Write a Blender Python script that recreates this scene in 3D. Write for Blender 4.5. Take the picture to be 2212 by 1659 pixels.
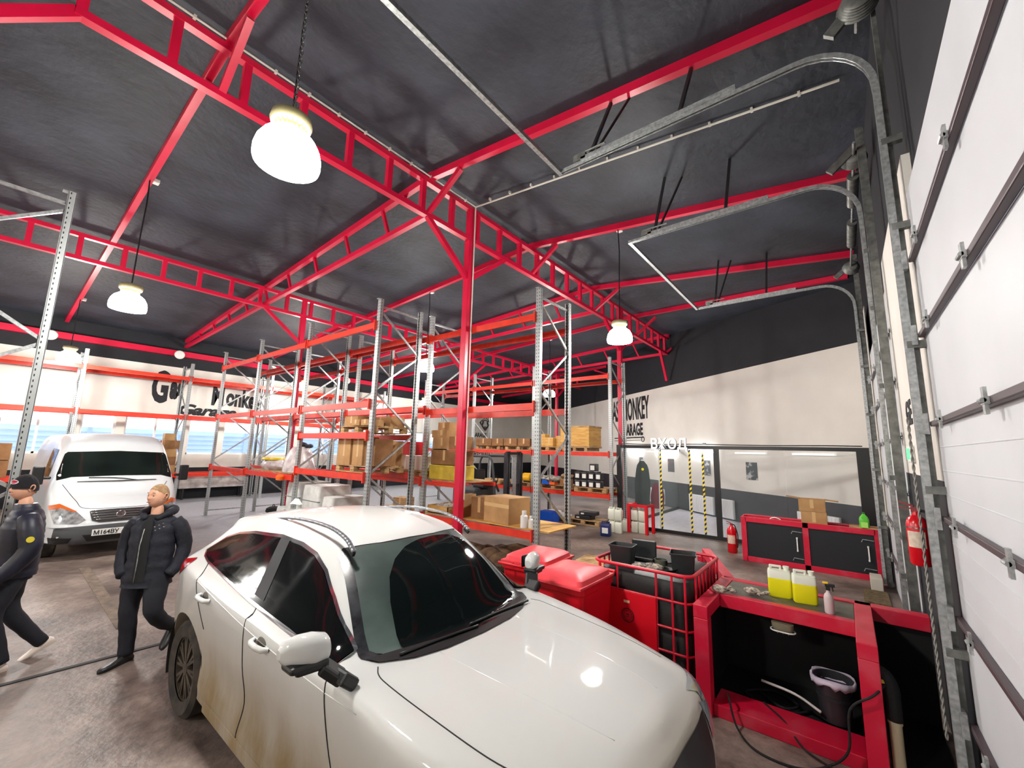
import bpy, math, random
from mathutils import Vector, Matrix
from mathutils.bvhtree import BVHTree
random.seed(7)
for o in list(bpy.data.objects): bpy.data.objects.remove(o)
C = bpy.context.scene.collection
scn = bpy.context.scene
PI = math.pi

# ---------------------------------------------------------------- camera
cam_d = bpy.data.cameras.new('camera'); cam = bpy.data.objects.new('camera', cam_d); C.objects.link(cam)
cam_d.sensor_fit = 'HORIZONTAL'; cam_d.sensor_width = 36; cam_d.lens = 36*900/2212
cam_d.clip_start = .05; cam_d.clip_end = 300
cam.matrix_world = Matrix(((.78431263, .07827795, .6154074, 0), (.61991291, -.13679057, -.77265537, 0),
                           (.02370006, .98750236, -.15581208, 2.2), (0, 0, 0, 1)))
scn.camera = cam
# ---------------------------------------------------------------- daylight and exposure
world = bpy.data.worlds.new('overcast sky'); scn.world = world; world.use_nodes = True
bg = world.node_tree.nodes['Background']; bg.inputs[0].default_value = (.86, .93, 1, 1); bg.inputs[1].default_value = 2.4
scn.view_settings.view_transform = 'Standard'; scn.view_settings.look = 'None'
scn.view_settings.gamma = 1; scn.view_settings.use_curve_mapping = False
scn.view_settings.exposure = .95
scn.cycles.use_denoising = True
scn.cycles.max_bounces = 8; scn.cycles.diffuse_bounces = 4; scn.cycles.glossy_bounces = 4
scn.cycles.transmission_bounces = 6; scn.cycles.transparent_max_bounces = 12
scn.cycles.caustics_reflective = False; scn.cycles.caustics_refractive = False
scn.cycles.sample_clamp_indirect = 8
LAMP_GLOW = 60.0      # emission of the acrylic reflectors
LAMP_POWER = 260.0    # discharge bulb inside each high-bay lamp

# ---------------------------------------------------------------- materials
MATS = {}
def srgb(r, g, b):
    f = lambda c: (c/255/12.92) if c/255 <= .04045 else ((c/255+.055)/1.055)**2.4
    return (f(r), f(g), f(b))
def mat(name, col, rough=.5, metal=0, col2=None, scale=3, mix=.5, bump=0, bscale=40, emit=0, trans=0, alpha=1,
        stretch=(1, 1, 1), coat=0, detail=6, contrast=(.35, .65), spec=None):
    if name in MATS: return MATS[name]
    m = bpy.data.materials.new(name); m.use_nodes = True; nt = m.node_tree; N = nt.nodes; L = nt.links
    b = N['Principled BSDF']; c = srgb(*col)
    b.inputs['Base Color'].default_value = (*c, 1); b.inputs['Roughness'].default_value = rough
    b.inputs['Metallic'].default_value = metal
    if spec is not None: b.inputs['Specular IOR Level'].default_value = spec
    if coat: b.inputs['Coat Weight'].default_value = coat; b.inputs['Coat Roughness'].default_value = .04
    if trans: b.inputs['Transmission Weight'].default_value = trans
    if alpha < 1: b.inputs['Alpha'].default_value = alpha
    if emit:
        b.inputs['Emission Color'].default_value = (*c, 1); b.inputs['Emission Strength'].default_value = emit
    tc = N.new('ShaderNodeTexCoord'); mp = N.new('ShaderNodeMapping'); L.new(tc.outputs['Object'], mp.inputs[0])
    mp.inputs['Scale'].default_value = stretch
    if col2:
        n = N.new('ShaderNodeTexNoise'); n.inputs['Scale'].default_value = scale; n.inputs['Detail'].default_value = detail
        L.new(mp.outputs[0], n.inputs['Vector'])
        r = N.new('ShaderNodeMapRange'); r.inputs[1].default_value = contrast[0]; r.inputs[2].default_value = contrast[1]
        r.inputs[4].default_value = mix*2; r.clamp = True
        L.new(n.outputs[0], r.inputs[0])
        x = N.new('ShaderNodeMix'); x.data_type = 'RGBA'; x.inputs[6].default_value = (*c, 1)
        x.inputs[7].default_value = (*srgb(*col2), 1); L.new(r.outputs[0], x.inputs[0]); L.new(x.outputs[2], b.inputs['Base Color'])
    if bump:
        n2 = N.new('ShaderNodeTexNoise'); n2.inputs['Scale'].default_value = bscale; n2.inputs['Detail'].default_value = 4
        L.new(mp.outputs[0], n2.inputs['Vector'])
        bp = N.new('ShaderNodeBump'); bp.inputs['Strength'].default_value = bump; bp.inputs['Distance'].default_value = .02
        L.new(n2.outputs[0], bp.inputs['Height']); L.new(bp.outputs[0], b.inputs['Normal'])
    MATS[name] = m; return m
RED = mat('red structural paint', (212, 18, 64), .36, col2=(196, 12, 54), scale=2, mix=.4)
GALV = mat('galvanised steel', (186, 190, 190), .38, .55, col2=(146, 150, 150), scale=30, mix=.5)
ORANGE = mat('orange red beam paint', (226, 58, 34), .35, col2=(200, 44, 30), scale=6, mix=.4)
BLACK = mat('black plastic', (14, 15, 17), .45)
RUBBER = mat('rubber', (22, 22, 23), .8, bump=.3)
CARD = mat('cardboard', (186, 146, 98), .85, col2=(160, 120, 76), scale=4, mix=.4, bump=.05)
CARD2 = mat('brown cardboard', (150, 108, 68), .85, col2=(122, 84, 50), scale=5, mix=.4)
WOOD = mat('pale pallet wood', (196, 164, 116), .8, col2=(142, 106, 66), scale=5, stretch=(1, 1, 6), mix=.5, bump=.1)
PLY = mat('yellow plywood', (214, 172, 96), .7, col2=(190, 140, 66), scale=3, stretch=(1, 1, 5), mix=.5)
WHITEP = mat('white plastic', (228, 230, 226), .45)
CHROME = mat('chrome', (220, 222, 225), .12, 1)
CONDUIT = mat('pale conduit', (216, 214, 204), .5)
TAPE = mat('brown packing tape', (204, 170, 120), .3)

def upright_material():
    m = mat('perforated galvanised upright', (178, 183, 183), .4, .5); nt = m.node_tree; N = nt.nodes; L = nt.links
    b = N['Principled BSDF']; tc = N.new('ShaderNodeTexCoord'); s = N.new('ShaderNodeSeparateXYZ'); L.new(tc.outputs['Object'], s.inputs[0])
    def mt(op, a, v=None):
        k = N.new('ShaderNodeMath'); k.operation = op
        if hasattr(a, 'links'): L.new(a, k.inputs[0])
        else: k.inputs[0].default_value = a
        if v is not None:
            if hasattr(v, 'links'): L.new(v, k.inputs[1])
            else: k.inputs[1].default_value = v
        return k.outputs[0]
    z = mt('LESS_THAN', mt('FRACT', mt('MULTIPLY', s.outputs[2], 16.0)), .42)
    near = lambda o, c, w: mt('LESS_THAN', mt('ABSOLUTE', mt('SUBTRACT', mt('ABSOLUTE', o), c)), w)
    hole = mt('MULTIPLY', z, mt('MAXIMUM', near(s.outputs[0], .024, .006), mt('MULTIPLY', near(s.outputs[1], .02, .005), 1)))
    x = N.new('ShaderNodeMix'); x.data_type = 'RGBA'; x.inputs[6].default_value = (*srgb(178, 183, 183), 1)
    x.inputs[7].default_value = (*srgb(40, 42, 42), 1); L.new(hole, x.inputs[0]); L.new(x.outputs[2], b.inputs['Base Color'])
    return m
UPR = upright_material()

# ---------------------------------------------------------------- mesh helpers
class MB:
    def __init__(s): s.v = []; s.f = []; s.m = []; s.cur = 0
    def add(s, vs, fs):
        n = len(s.v); s.v += [tuple(v) for v in vs]; s.f += [tuple(i+n for i in f) for f in fs]; s.m += [s.cur]*len(fs); return s
    def box(s, a, b):   # two opposite corners
        x0, y0, z0 = [min(a[i], b[i]) for i in range(3)]; x1, y1, z1 = [max(a[i], b[i]) for i in range(3)]
        return s.add([(x0,y0,z0),(x1,y0,z0),(x1,y1,z0),(x0,y1,z0),(x0,y0,z1),(x1,y0,z1),(x1,y1,z1),(x0,y1,z1)],
                     [(0,3,2,1),(4,5,6,7),(0,1,5,4),(1,2,6,5),(2,3,7,6),(3,0,4,7)])
    def cbox(s, c, d, rz=0):  # centre, size, turned about z
        ca, sa = math.cos(rz), math.sin(rz); vs = []
        for z in (-1, 1):
            for x, y in ((-1,-1),(1,-1),(1,1),(-1,1)):
                X, Y = x*d[0]/2, y*d[1]/2; vs.append((c[0]+X*ca-Y*sa, c[1]+X*sa+Y*ca, c[2]+z*d[2]/2))
        return s.add(vs, [(0,3,2,1),(4,5,6,7),(0,1,5,4),(1,2,6,5),(2,3,7,6),(3,0,4,7)])
    def bar(s, p, q, w, h, up=(0, 0, 1)):  # rectangular bar from p to q, w sideways, h along up
        p, q = Vector(p), Vector(q); d = (q-p).normalized(); u = Vector(up)
        if abs(d.dot(u)) > .98: u = Vector((1, 0, 0))
        r = d.cross(u).normalized(); u = r.cross(d).normalized(); vs = []
        for e in (p, q):
            for a, b in ((-1,-1),(1,-1),(1,1),(-1,1)): vs.append(e+r*a*w/2+u*b*h/2)
        return s.add(vs, [(0,3,2,1),(4,5,6,7),(0,1,5,4),(1,2,6,5),(2,3,7,6),(3,0,4,7)])
    def tube(s, pts, r, n=8, closed=False, cap=True):
        pts = [Vector(p) for p in pts]; k = len(pts); rings = []; ref = None
        rr = r if isinstance(r, (list, tuple)) else [r]*k
        for i, p in enumerate(pts):
            if closed: d = pts[(i+1) % k]-pts[i-1]
            else: d = (pts[min(i+1, k-1)]-pts[max(i-1, 0)])
            d.normalize()
            if ref is None: ref = Vector((0, 0, 1)) if abs(d.z) < .9 else Vector((1, 0, 0))
            ref = (ref-d*ref.dot(d)).normalized(); o = d.cross(ref)
            rings.append([p+(ref*math.cos(2*PI*j/n)+o*math.sin(2*PI*j/n))*rr[i] for j in range(n)])
        vs = [v for g in rings for v in g]; fs = []
        for i in range(k if closed else k-1):
            a, b = i*n, ((i+1) % k)*n
            for j in range(n): fs.append((a+j, a+(j+1) % n, b+(j+1) % n, b+j))
        if cap and not closed: fs += [tuple(range(n))[::-1], tuple((k-1)*n+j for j in range(n))]
        return s.add(vs, fs)
    def lathe(s, prof, c=(0, 0, 0), n=24, axis='z'):
        vs = []; fs = []
        for r, z in prof:
            for j in range(n):
                a = 2*PI*j/n; x, y = r*math.cos(a), r*math.sin(a)
                P = (x, y, z) if axis == 'z' else ((z, x, y) if axis == 'x' else (y, z, x))
                vs.append((c[0]+P[0], c[1]+P[1], c[2]+P[2]))
        for i in range(len(prof)-1):
            for j in range(n): fs.append((i*n+j, i*n+(j+1) % n, (i+1)*n+(j+1) % n, (i+1)*n+j))
        if prof[0][0] > 1e-4: fs.append(tuple(range(n))[::-1])
        if prof[-1][0] > 1e-4: fs.append(tuple((len(prof)-1)*n+j for j in range(n)))
        return s.add(vs, fs)
    def prism(s, poly, z0, z1, plane='xy'):
        n = len(poly); P = {'xy': lambda a, b, c: (a, b, c), 'xz': lambda a, b, c: (a, c, b), 'yz': lambda a, b, c: (c, a, b)}[plane]
        vs = [P(a, b, z0) for a, b in poly]+[P(a, b, z1) for a, b in poly]
        return s.add(vs, [tuple(range(n))[::-1], tuple(range(n, 2*n))]+[(i, (i+1) % n, n+(i+1) % n, n+i) for i in range(n)])
    def grid(s, rows, closed=False):
        n = len(rows[0]); vs = [v for r in rows for v in r]; fs = []
        for i in range(len(rows)-1):
            for j in range(n if closed else n-1):
                fs.append((i*n+j, i*n+(j+1) % n, (i+1)*n+(j+1) % n, (i+1)*n+j))
        return s.add(vs, fs)
    def obj(s, name, m, parent=None, bevel=0, smooth=None, loc=None, rz=0, sub=0, fix=True):
        me = bpy.data.meshes.new(name); me.from_pydata(s.v, [], s.f)
        for q in (m if isinstance(m, (list, tuple)) else [m]): me.materials.append(q)
        if any(s.m): me.polygons.foreach_set('material_index', s.m)
        if fix:
            import bmesh
            bm = bmesh.new(); bm.from_mesh(me); bmesh.ops.recalc_face_normals(bm, faces=bm.faces); bm.to_mesh(me); bm.free()
        if smooth: me.shade_smooth()
        o = bpy.data.objects.new(name, me); C.objects.link(o)
        if smooth and smooth < 180:
            try: me.set_sharp_from_angle(angle=math.radians(smooth))
            except Exception: pass
        if bevel:
            b = o.modifiers.new('b', 'BEVEL'); b.width = bevel; b.segments = 2; b.limit_method = 'ANGLE'; b.angle_limit = .6
        if sub:
            k = o.modifiers.new('s', 'SUBSURF'); k.levels = k.render_levels = sub
        if parent: o.parent = parent
        if loc: o.location = loc
        if rz: o.rotation_euler = (0, 0, rz)
        return o
def tag(o, label, cat, group=None, kind=None):
    o['label'] = label; o['category'] = cat
    if group: o['group'] = group
    if kind: o['kind'] = kind
    return o
def thing(name, label, cat, loc=(0, 0, 0), rz=0, group=None):
    o = bpy.data.objects.new(name, None); C.objects.link(o); o.location = loc; o.rotation_euler = (0, 0, rz)
    o.empty_display_size = .1
    return tag(o, label, cat, group)
def struct(o, label=None, cat=None):
    o['kind'] = 'structure'; o['label'] = label or o.name.replace('_', ' '); o['category'] = cat or o.name.split('_')[0]; return o
def dup(o, loc, rz=None, label=None, group=None):
    def cp(a, par):
        b = a.copy(); C.objects.link(b)
        if par: b.parent = par
        for ch in a.children: cp(ch, b)
        return b
    r = cp(o, None); r.location = loc
    if rz is not None: r.rotation_euler = (0, 0, rz)
    if label: r['label'] = label
    if group: r['group'] = group
    return r
def text_mesh(name, body, size, m, loc, rot, ext=.002, offset=0, shear=0, sx=1, parent=None, warp=None, align='LEFT', space=1):
    cu = bpy.data.curves.new(name, 'FONT'); cu.body = body; cu.size = size; cu.extrude = ext; cu.offset = offset; cu.shear = shear
    cu.align_x = align; cu.space_character = space; cu.resolution_u = 3
    t = bpy.data.objects.new(name, cu); C.objects.link(t)
    me = bpy.data.meshes.new_from_object(t.evaluated_get(bpy.context.evaluated_depsgraph_get()))
    bpy.data.objects.remove(t); me.materials.clear(); me.materials.append(m); me.name = name
    for v in me.vertices:
        v.co.x *= sx
        if warp: v.co.x, v.co.y = warp(v.co.x, v.co.y)
    o = bpy.data.objects.new(name, me); C.objects.link(o); o.location = loc; o.rotation_euler = rot
    if parent: o.parent = parent
    return o
# ================================================================ the setting
FLOORM = mat('dirty concrete floor', (140, 127, 119), .5, col2=(78, 67, 62), scale=.8, mix=.5, bump=.5, bscale=14, detail=12, contrast=(.38, .66))
def floor_tweak():
    nt = FLOORM.node_tree; N = nt.nodes; L = nt.links; b = N['Principled BSDF']
    n = N.new('ShaderNodeTexNoise'); n.inputs['Scale'].default_value = 7; n.inputs['Detail'].default_value = 9
    n.inputs['Roughness'].default_value = .75
    tc = [q for q in N if q.type == 'TEX_COORD'][0]; L.new(tc.outputs['Object'], n.inputs[0])
    x = N.new('ShaderNodeMix'); x.data_type = 'RGBA'; x.blend_type = 'MULTIPLY'; x.inputs[0].default_value = .8
    old = [l for l in L if l.to_socket == b.inputs['Base Color']][0].from_socket
    r = N.new('ShaderNodeValToRGB'); r.color_ramp.elements[0].position = .35; r.color_ramp.elements[0].color = (.45, .42, .4, 1)
    r.color_ramp.elements[1].position = .62; r.color_ramp.elements[1].color = (1.35, 1.3, 1.27, 1)
    L.new(n.outputs[0], r.inputs[0]); L.new(old, x.inputs[6]); L.new(r.outputs[0], x.inputs[7]); L.new(x.outputs[2], b.inputs['Base Color'])
    r2 = N.new('ShaderNodeMapRange'); r2.inputs[3].default_value = .28; r2.inputs[4].default_value = .7; L.new(n.outputs[0], r2.inputs[0])
    L.new(r2.outputs[0], b.inputs['Roughness'])
floor_tweak()
def floor_zone():      # traffic leaves the car bay browner than the storage area
    nt = FLOORM.node_tree; N = nt.nodes; L = nt.links; b = N['Principled BSDF']
    old = [l for l in L if l.to_socket == b.inputs['Base Color']][0].from_socket
    tc = [q for q in N if q.type == 'TEX_COORD'][0]; s = N.new('ShaderNodeSeparateXYZ'); L.new(tc.outputs['Object'], s.inputs[0])
    n = N.new('ShaderNodeTexNoise'); n.inputs['Scale'].default_value = .35; n.inputs['Detail'].default_value = 5; L.new(tc.outputs['Object'], n.inputs[0])
    a = N.new('ShaderNodeMath'); a.operation = 'MULTIPLY_ADD'; a.inputs[1].default_value = 5; L.new(n.outputs[0], a.inputs[0]); L.new(s.outputs[0], a.inputs[2])
    r = N.new('ShaderNodeMapRange'); r.inputs[1].default_value = -5.5; r.inputs[2].default_value = -9.5; L.new(a.outputs[0], r.inputs[0])
    r2 = N.new('ShaderNodeMapRange'); r2.inputs[1].default_value = 2.6; r2.inputs[2].default_value = 4.2; L.new(s.outputs[1], r2.inputs[0])
    k = N.new('ShaderNodeMath'); k.operation = 'MULTIPLY'; L.new(r.outputs[0], k.inputs[0]); L.new(r2.outputs[0], k.inputs[1])
    x = N.new('ShaderNodeMix'); x.data_type = 'RGBA'; L.new(k.outputs[0], x.inputs[0]); L.new(old, x.inputs[6]); x.inputs[7].default_value = (*srgb(136, 136, 140), 1)
    L.new(x.outputs[2], b.inputs['Base Color'])
floor_zone()
WALLW = mat('off-white painted concrete', (228, 225, 216), .7, col2=(218, 214, 205), scale=1.0, mix=.4, bump=.04, bscale=30)
WALLB = mat('black wall paint', (17, 20, 27), .75, col2=(24, 26, 33), scale=2, mix=.5)
CEILM = mat('mottled black ceiling paint', (32, 36, 45), .62, col2=(58, 64, 76), scale=1.1, mix=.5, bump=.9, bscale=9, detail=12, stretch=(1, .8, 1), contrast=(.35, .75))
XL, XR, YB = -20.6, .5, -7.2
RX = -5.8; ZR = 7.34
def roof_z(x): return ZR-.104*(x-RX) if x > RX else ZR-.072*(RX-x)
XC = XL; YC = 18.15+(RX-XL)*.751     # far corner of the slanted end wall
YR = 18.15-(XR-RX)*.751              # slanted wall meets the door wall
struct(MB().box((XL-.3, YB-.3, -.2), (XR+.3, YC+.5, 0)).obj('floor', FLOORM), 'dirty concrete workshop floor', 'floor')
b = MB()
for xa, xb in ((XL-.2, RX), (RX, XR+.2)):
    za, zb = roof_z(xa), roof_z(xb)
    b.add([(xa, YB-.3, za), (xb, YB-.3, zb), (xb, YC+.6, zb), (xa, YC+.6, za), (xa, YB-.3, za+.2), (xb, YB-.3, zb+.2), (xb, YC+.6, zb+.2), (xa, YC+.6, za+.2)],
          [(0,3,2,1),(4,5,6,7),(0,1,5,4),(1,2,6,5),(2,3,7,6),(3,0,4,7)])
struct(b.obj('ceiling', CEILM), 'black painted sloping ceiling', 'ceiling')
# left wall with its band of windows
WZ0, WZ1 = 1.72, 3.12
wins = [(-6.3, -4.2), (-3.95, -1.85), (-1.6, .0), (.25, 1.94), (2.06, 2.96), (3.2, 5.0), (5.12, 6.14), (6.34, 9.05), (9.6, 11.95), (12.3, 14.6), (15, 17.3), (17.7, 20)]
b = MB(); t = .25
b.cur = 0; b.box((XL-t, YB, 1.2), (XL, YC+.3, WZ0)); b.box((XL-t, YB, WZ1), (XL, YC+.3, 5.12))
ys = [YB]+[y for w in wins for y in w]+[YC+.3]
for i in range(0, len(ys), 2): b.box((XL-t, ys[i], WZ0), (XL, ys[i+1], WZ1))
b.cur = 1; b.box((XL-t, YB, 0), (XL, YC+.3, 1.2)); b.box((XL-t, YB, 5.12), (XL, YC+.3, roof_z(XL)+.1))
struct(b.obj('wall_left', [WALLW, WALLB]), 'off-white wall with a band of windows and black base', 'wall')
WFR = mat('white window frame', (232, 232, 230), .4)
GLASS = mat('clear window glass', (235, 243, 248), .05, alpha=.12)
for i, (a, c) in enumerate(wins):
    w = MB()
    for z in (WZ0+.03, WZ1-.03): w.box((XL-.18, a, z-.03), (XL-.1, c, z+.03))
    n = 1 if c-a > 1.5 else 0
    for y in [a+.03, c-.03]+([(a+c)/2] if n else []): w.box((XL-.18, y-.03, WZ0), (XL-.1, y+.03, WZ1))
    o = struct(w.obj('window_%d' % (i+1), WFR), 'white framed window in the left wall', 'window')
    MB().box((XL-.145, a+.03, WZ0+.03), (XL-.14, c-.03, WZ1-.03)).obj('pane', GLASS, o)
# slanted end wall
def slant(u, z, off=0): return (RX+.79960*u+.6005*-off, 18.15-.6005*u-.79960*off, z)   # u to the right along the wall, off towards the room
uL, uR = -(RX-XL)/.7996-.2, (XR-RX)/.7996+.3
b = MB()
def slab(u0, u1, z0, z1, t0=0, t1=-.25):
    vs = [slant(u, z, o) for o in (t0, t1) for u, z in ((u0, z0), (u1, z0), (u1, z1), (u0, z1))]
    return vs, [(0,1,2,3),(7,6,5,4),(0,4,5,1),(1,5,6,2),(2,6,7,3),(3,7,4,0)]
b.cur = 0; b.add(*slab(uL, uR, 1.03, 5.1)); b.cur = 1; b.add(*slab(uL, uR, 5.1, 7.5)); b.cur = 2; b.add(*slab(uL, uR, 0, 1.03))
DARKT = mat('dark purple grey wainscot tile', (50, 43, 50), .4, col2=(42, 36, 43), scale=3, mix=.5)
struct(b.obj('wall_far', [WALLW, WALLB, DARKT]), 'slanted off-white end wall, black above', 'wall')
b = MB(); b.cur = 0; b.box((XL, YB-.25, 0), (XR, YB, 5.1)); b.cur = 1; b.box((XL, YB-.25, 5.1), (XR, YB, 7.5))
struct(b.obj('wall_near', [WALLW, WALLB]), 'wall behind the camera', 'wall')
# right wall with two overhead door openings
D1a, D1b, D2a, D2b, DZ = -.1, 4.02, 6.3, 10.0, 4.12
b = MB(); b.cur = 1
b.box((XR+.05, YB, DZ), (XR+.3, YR+.5, 7.1))
for ya, yb in ((YB, D1a), (D2b, YR+.5)):
    b.cur = 0; b.box((XR, ya, 1.0), (XR+.3, yb, DZ)); b.cur = 1; b.box((XR, ya, 0), (XR+.3, yb, 1.0))
b.cur = 0; b.box((XR, D1b, 2.06), (XR+.3, D2a, DZ+.35)); b.cur = 1; b.box((XR, D1b, 0), (XR+.3, D2a, 2.06))
b.cur = 0; b.box((XR-.01, D2b+.2, 1.0), (XR, YR+.3, 5.1))
struct(b.obj('wall_right', [WALLW, WALLB]), 'black wall around the overhead doors with a white pier', 'wall')
DOORM = mat('white sectional door panel', (208, 211, 215), .4, col2=(200, 203, 207), scale=1.5, mix=.4)
STRUT = mat('dark purple brown painted strut', (70, 56, 60), .45)
def sectional_door(name, ya, yb, label, near):
    root = thing(name, label, 'door', (XR+.0, (ya+yb)/2, 0)); struct(root, label, 'door')
    w = yb-ya; zs = [0, .6, 1.21, 1.82, 2.44, 3.06, 3.62, DZ+.02]
    for i in range(len(zs)-1):
        p = MB(); p.box((0, -w/2, zs[i]+.006), (.04, w/2, zs[i+1]-.006))
        if near and i in (2, 3):
            for k in (1, 2, 3):
                z = zs[i]+(zs[i+1]-zs[i])*k/4; p.box((-.003, -w/2+.02, z-.004), (0, w/2-.02, z+.004))
        p.obj('door_panel', DOORM, root, bevel=.008)
        if i:
            s_ = MB(); s_.box((-.036, -w/2+.03, zs[i]-.017), (-.002, w/2-.03, zs[i]+.017)); s_.obj('strut', STRUT, root, bevel=.005)
            for k in range(4):
                y = -w/2+.5+k*(w-1)/3; h = MB(); h.cbox((-.045, y, zs[i]+.0), (.012, .035, .11)); h.tube([(-.055, y-.03, zs[i]), (-.055, y+.03, zs[i])], .010)
                h.cbox((-.045, y, zs[i]), (.016, .06, .03)); h.obj('hinge', GALV, root)
            for sd in (-1, 1):
                h = MB(); y = sd*(w/2-.02); h.cbox((-.06, y, zs[i]), (.03, .1, .14)); h.tube([(-.06, y, zs[i]+.02), (-.06, y+sd*.12, zs[i]+.02)], .012)
                h.tube([(-.06, y+sd*.08, zs[i]+.02), (-.06, y+sd*.11, zs[i]+.02)], .028, 12); h.obj('roller', GALV, root)
    return root
sectional_door('door_1', D1a, D1b, 'near white sectional overhead door with dark struts', True)
sectional_door('door_2', D2a, D2b, 'farther white sectional overhead door past the pier', False)
# outside the windows: louvred fence, ground
LOUV = mat('pale blue louvre sheet', (150, 182, 232), .6)
fr = thing('louvred_fence', 'pale blue louvred fence outside the left windows', 'fence', (XL-2.2, 0, 0))
b = MB()
for k in range(9): b.add([(0, -12, .9+k*.2), (0, 32, .9+k*.2), (-.1, 32, 1.08+k*.2), (-.1, -12, 1.08+k*.2), (-.02, -12, .88+k*.2), (-.02, 32, .88+k*.2), (-.12, 32, 1.06+k*.2), (-.12, -12, 1.06+k*.2)],
                          [(0,1,2,3),(7,6,5,4),(0,4,5,1),(1,5,6,2),(2,6,7,3),(3,7,4,0)])
b.obj('slats', LOUV, fr)
for k in range(16): MB().box((.0, -11+k*2.7, 0), (.08, -10.88+k*2.7, 2.68)).obj('fence_post', LOUV, fr)
struct(MB().box((XL-12, -30, -.35), (XL-.3, 50, -.2)).obj('ground_outside', mat('snowy ground', (215, 218, 224), .8)), 'snowy ground outside the windows', 'ground')
# floor seam and drain strip
tag(MB().bar((-6.16, -.9, .004), (-6.05, 2.0, .004), .05, .008).obj('floor_joint', mat('black joint filler', (24, 24, 26), .7)), 'black joint line across the floor by the standing person', 'joint', kind='structure')
tag(MB().bar((-10.5, 1.42, .003), (-6.9, 1.36, .003), .13, .006).obj('floor_patch', mat('worn tan filler', (128, 112, 96), .8, col2=(90, 80, 72), scale=9)), 'tan worn filler strip in the floor in front of the van', 'patch', kind='structure')

# ================================================================ roof steel
ZU, ZLc = 7.17, 6.5
def longi(name, x, y0, y1, zl, zu, cols, raf, label, w=.11, h=.09, conduit=False):
    t = thing(name, label, 'truss', (x, y0, zl))
    L = lambda y, z: (0, y-y0, z-zl)
    MB().bar(L(y0-5, zu), L(y1, zu), w, h).obj('top_chord', RED, t)
    ra, rb = y0, y1
    MB().bar(L(y0+(1.6 if x > -8 else -5), zl), L(y1, zl), w, h).obj('bottom_chord', RED, t)
    ys = []
    y = y0+.9
    while y < y1-.2: ys.append(y); y += .74
    for i, y in enumerate(ys): MB().bar(L(y, zl+h/2), L(y, zu-h/2), .09, .09, (0, 1, 0)).obj('web_post', RED, t)
    for c in cols:
        MB().bar(L(c, zl+h/2), L(c, zu-h/2), .12, .12, (0, 1, 0)).obj('web_post', RED, t)
        for sd in (-1, 1):
            MB().bar(L(c+sd*1.13, zl-.02), L(c+sd*.04, zl-.86), .09, .09).obj('knee_brace', RED, t)
    return t
yc = [-1.65, 5.75, 13.15]
T1 = longi('ridge_truss', RX, -1.6, 18.1, ZLc, ZU, yc, None, 'long red ridge truss running overhead past the nearest lamp')
MB().bar((0, 18.8, .0), (0, 19.55, -1.2), .09, .09).obj('knee_brace', RED, T1); MB().bar((0, 1.62, .0), (0, .08, -1.5), .09, .11).obj('knee_brace', RED, T1)
T2 = longi('side_truss', -13.0, -1.6, 27.3-3.9, 6.17, 6.7, yc+[20.55], None, 'long red truss between the ridge truss and the window wall')
def column(x, y, z1, label, s=.14):
    z1 = ZLc-.047 if x > -8 else 6.17-.047
    t = thing('steel_column', label, 'column', (x, y, 0))
    MB().box((-s/2, -s/2, .02), (s/2, s/2, z1)).obj('shaft', RED, t, bevel=.006)
    MB().box((-.16, -.16, 0), (.16, .16, .02)).obj('base_plate', RED, t)
    return t
column(RX, 5.75, ZU-.04, 'red steel column under the ridge truss, nearest, rising beside the roof of the white car')
column(RX, 13.15, ZU-.04, 'red steel column under the ridge truss beside the glass office')
column(RX, -1.65, ZU-.04, 'red steel column outside the left edge, carrying the near end of the ridge truss')
column(-13, 5.75, 6.68, 'red steel column under the side truss among the left racks')
column(-13, 13.15, 6.68, 'red steel column under the side truss, far behind the stacked cartons')
column(-13, -1.65, 6.6, 'red steel column left of the two people, out of view')
column(-13, 20.55, 6.68, 'farthest red steel column near the wall emblem')
eb = tag(MB().box((XL+.02, YB+.02, 5.55), (XL+.2, YC-.3, 5.76)).obj('eave_beam', RED), 'thick red beam along the top of the window wall', 'beam')
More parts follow.
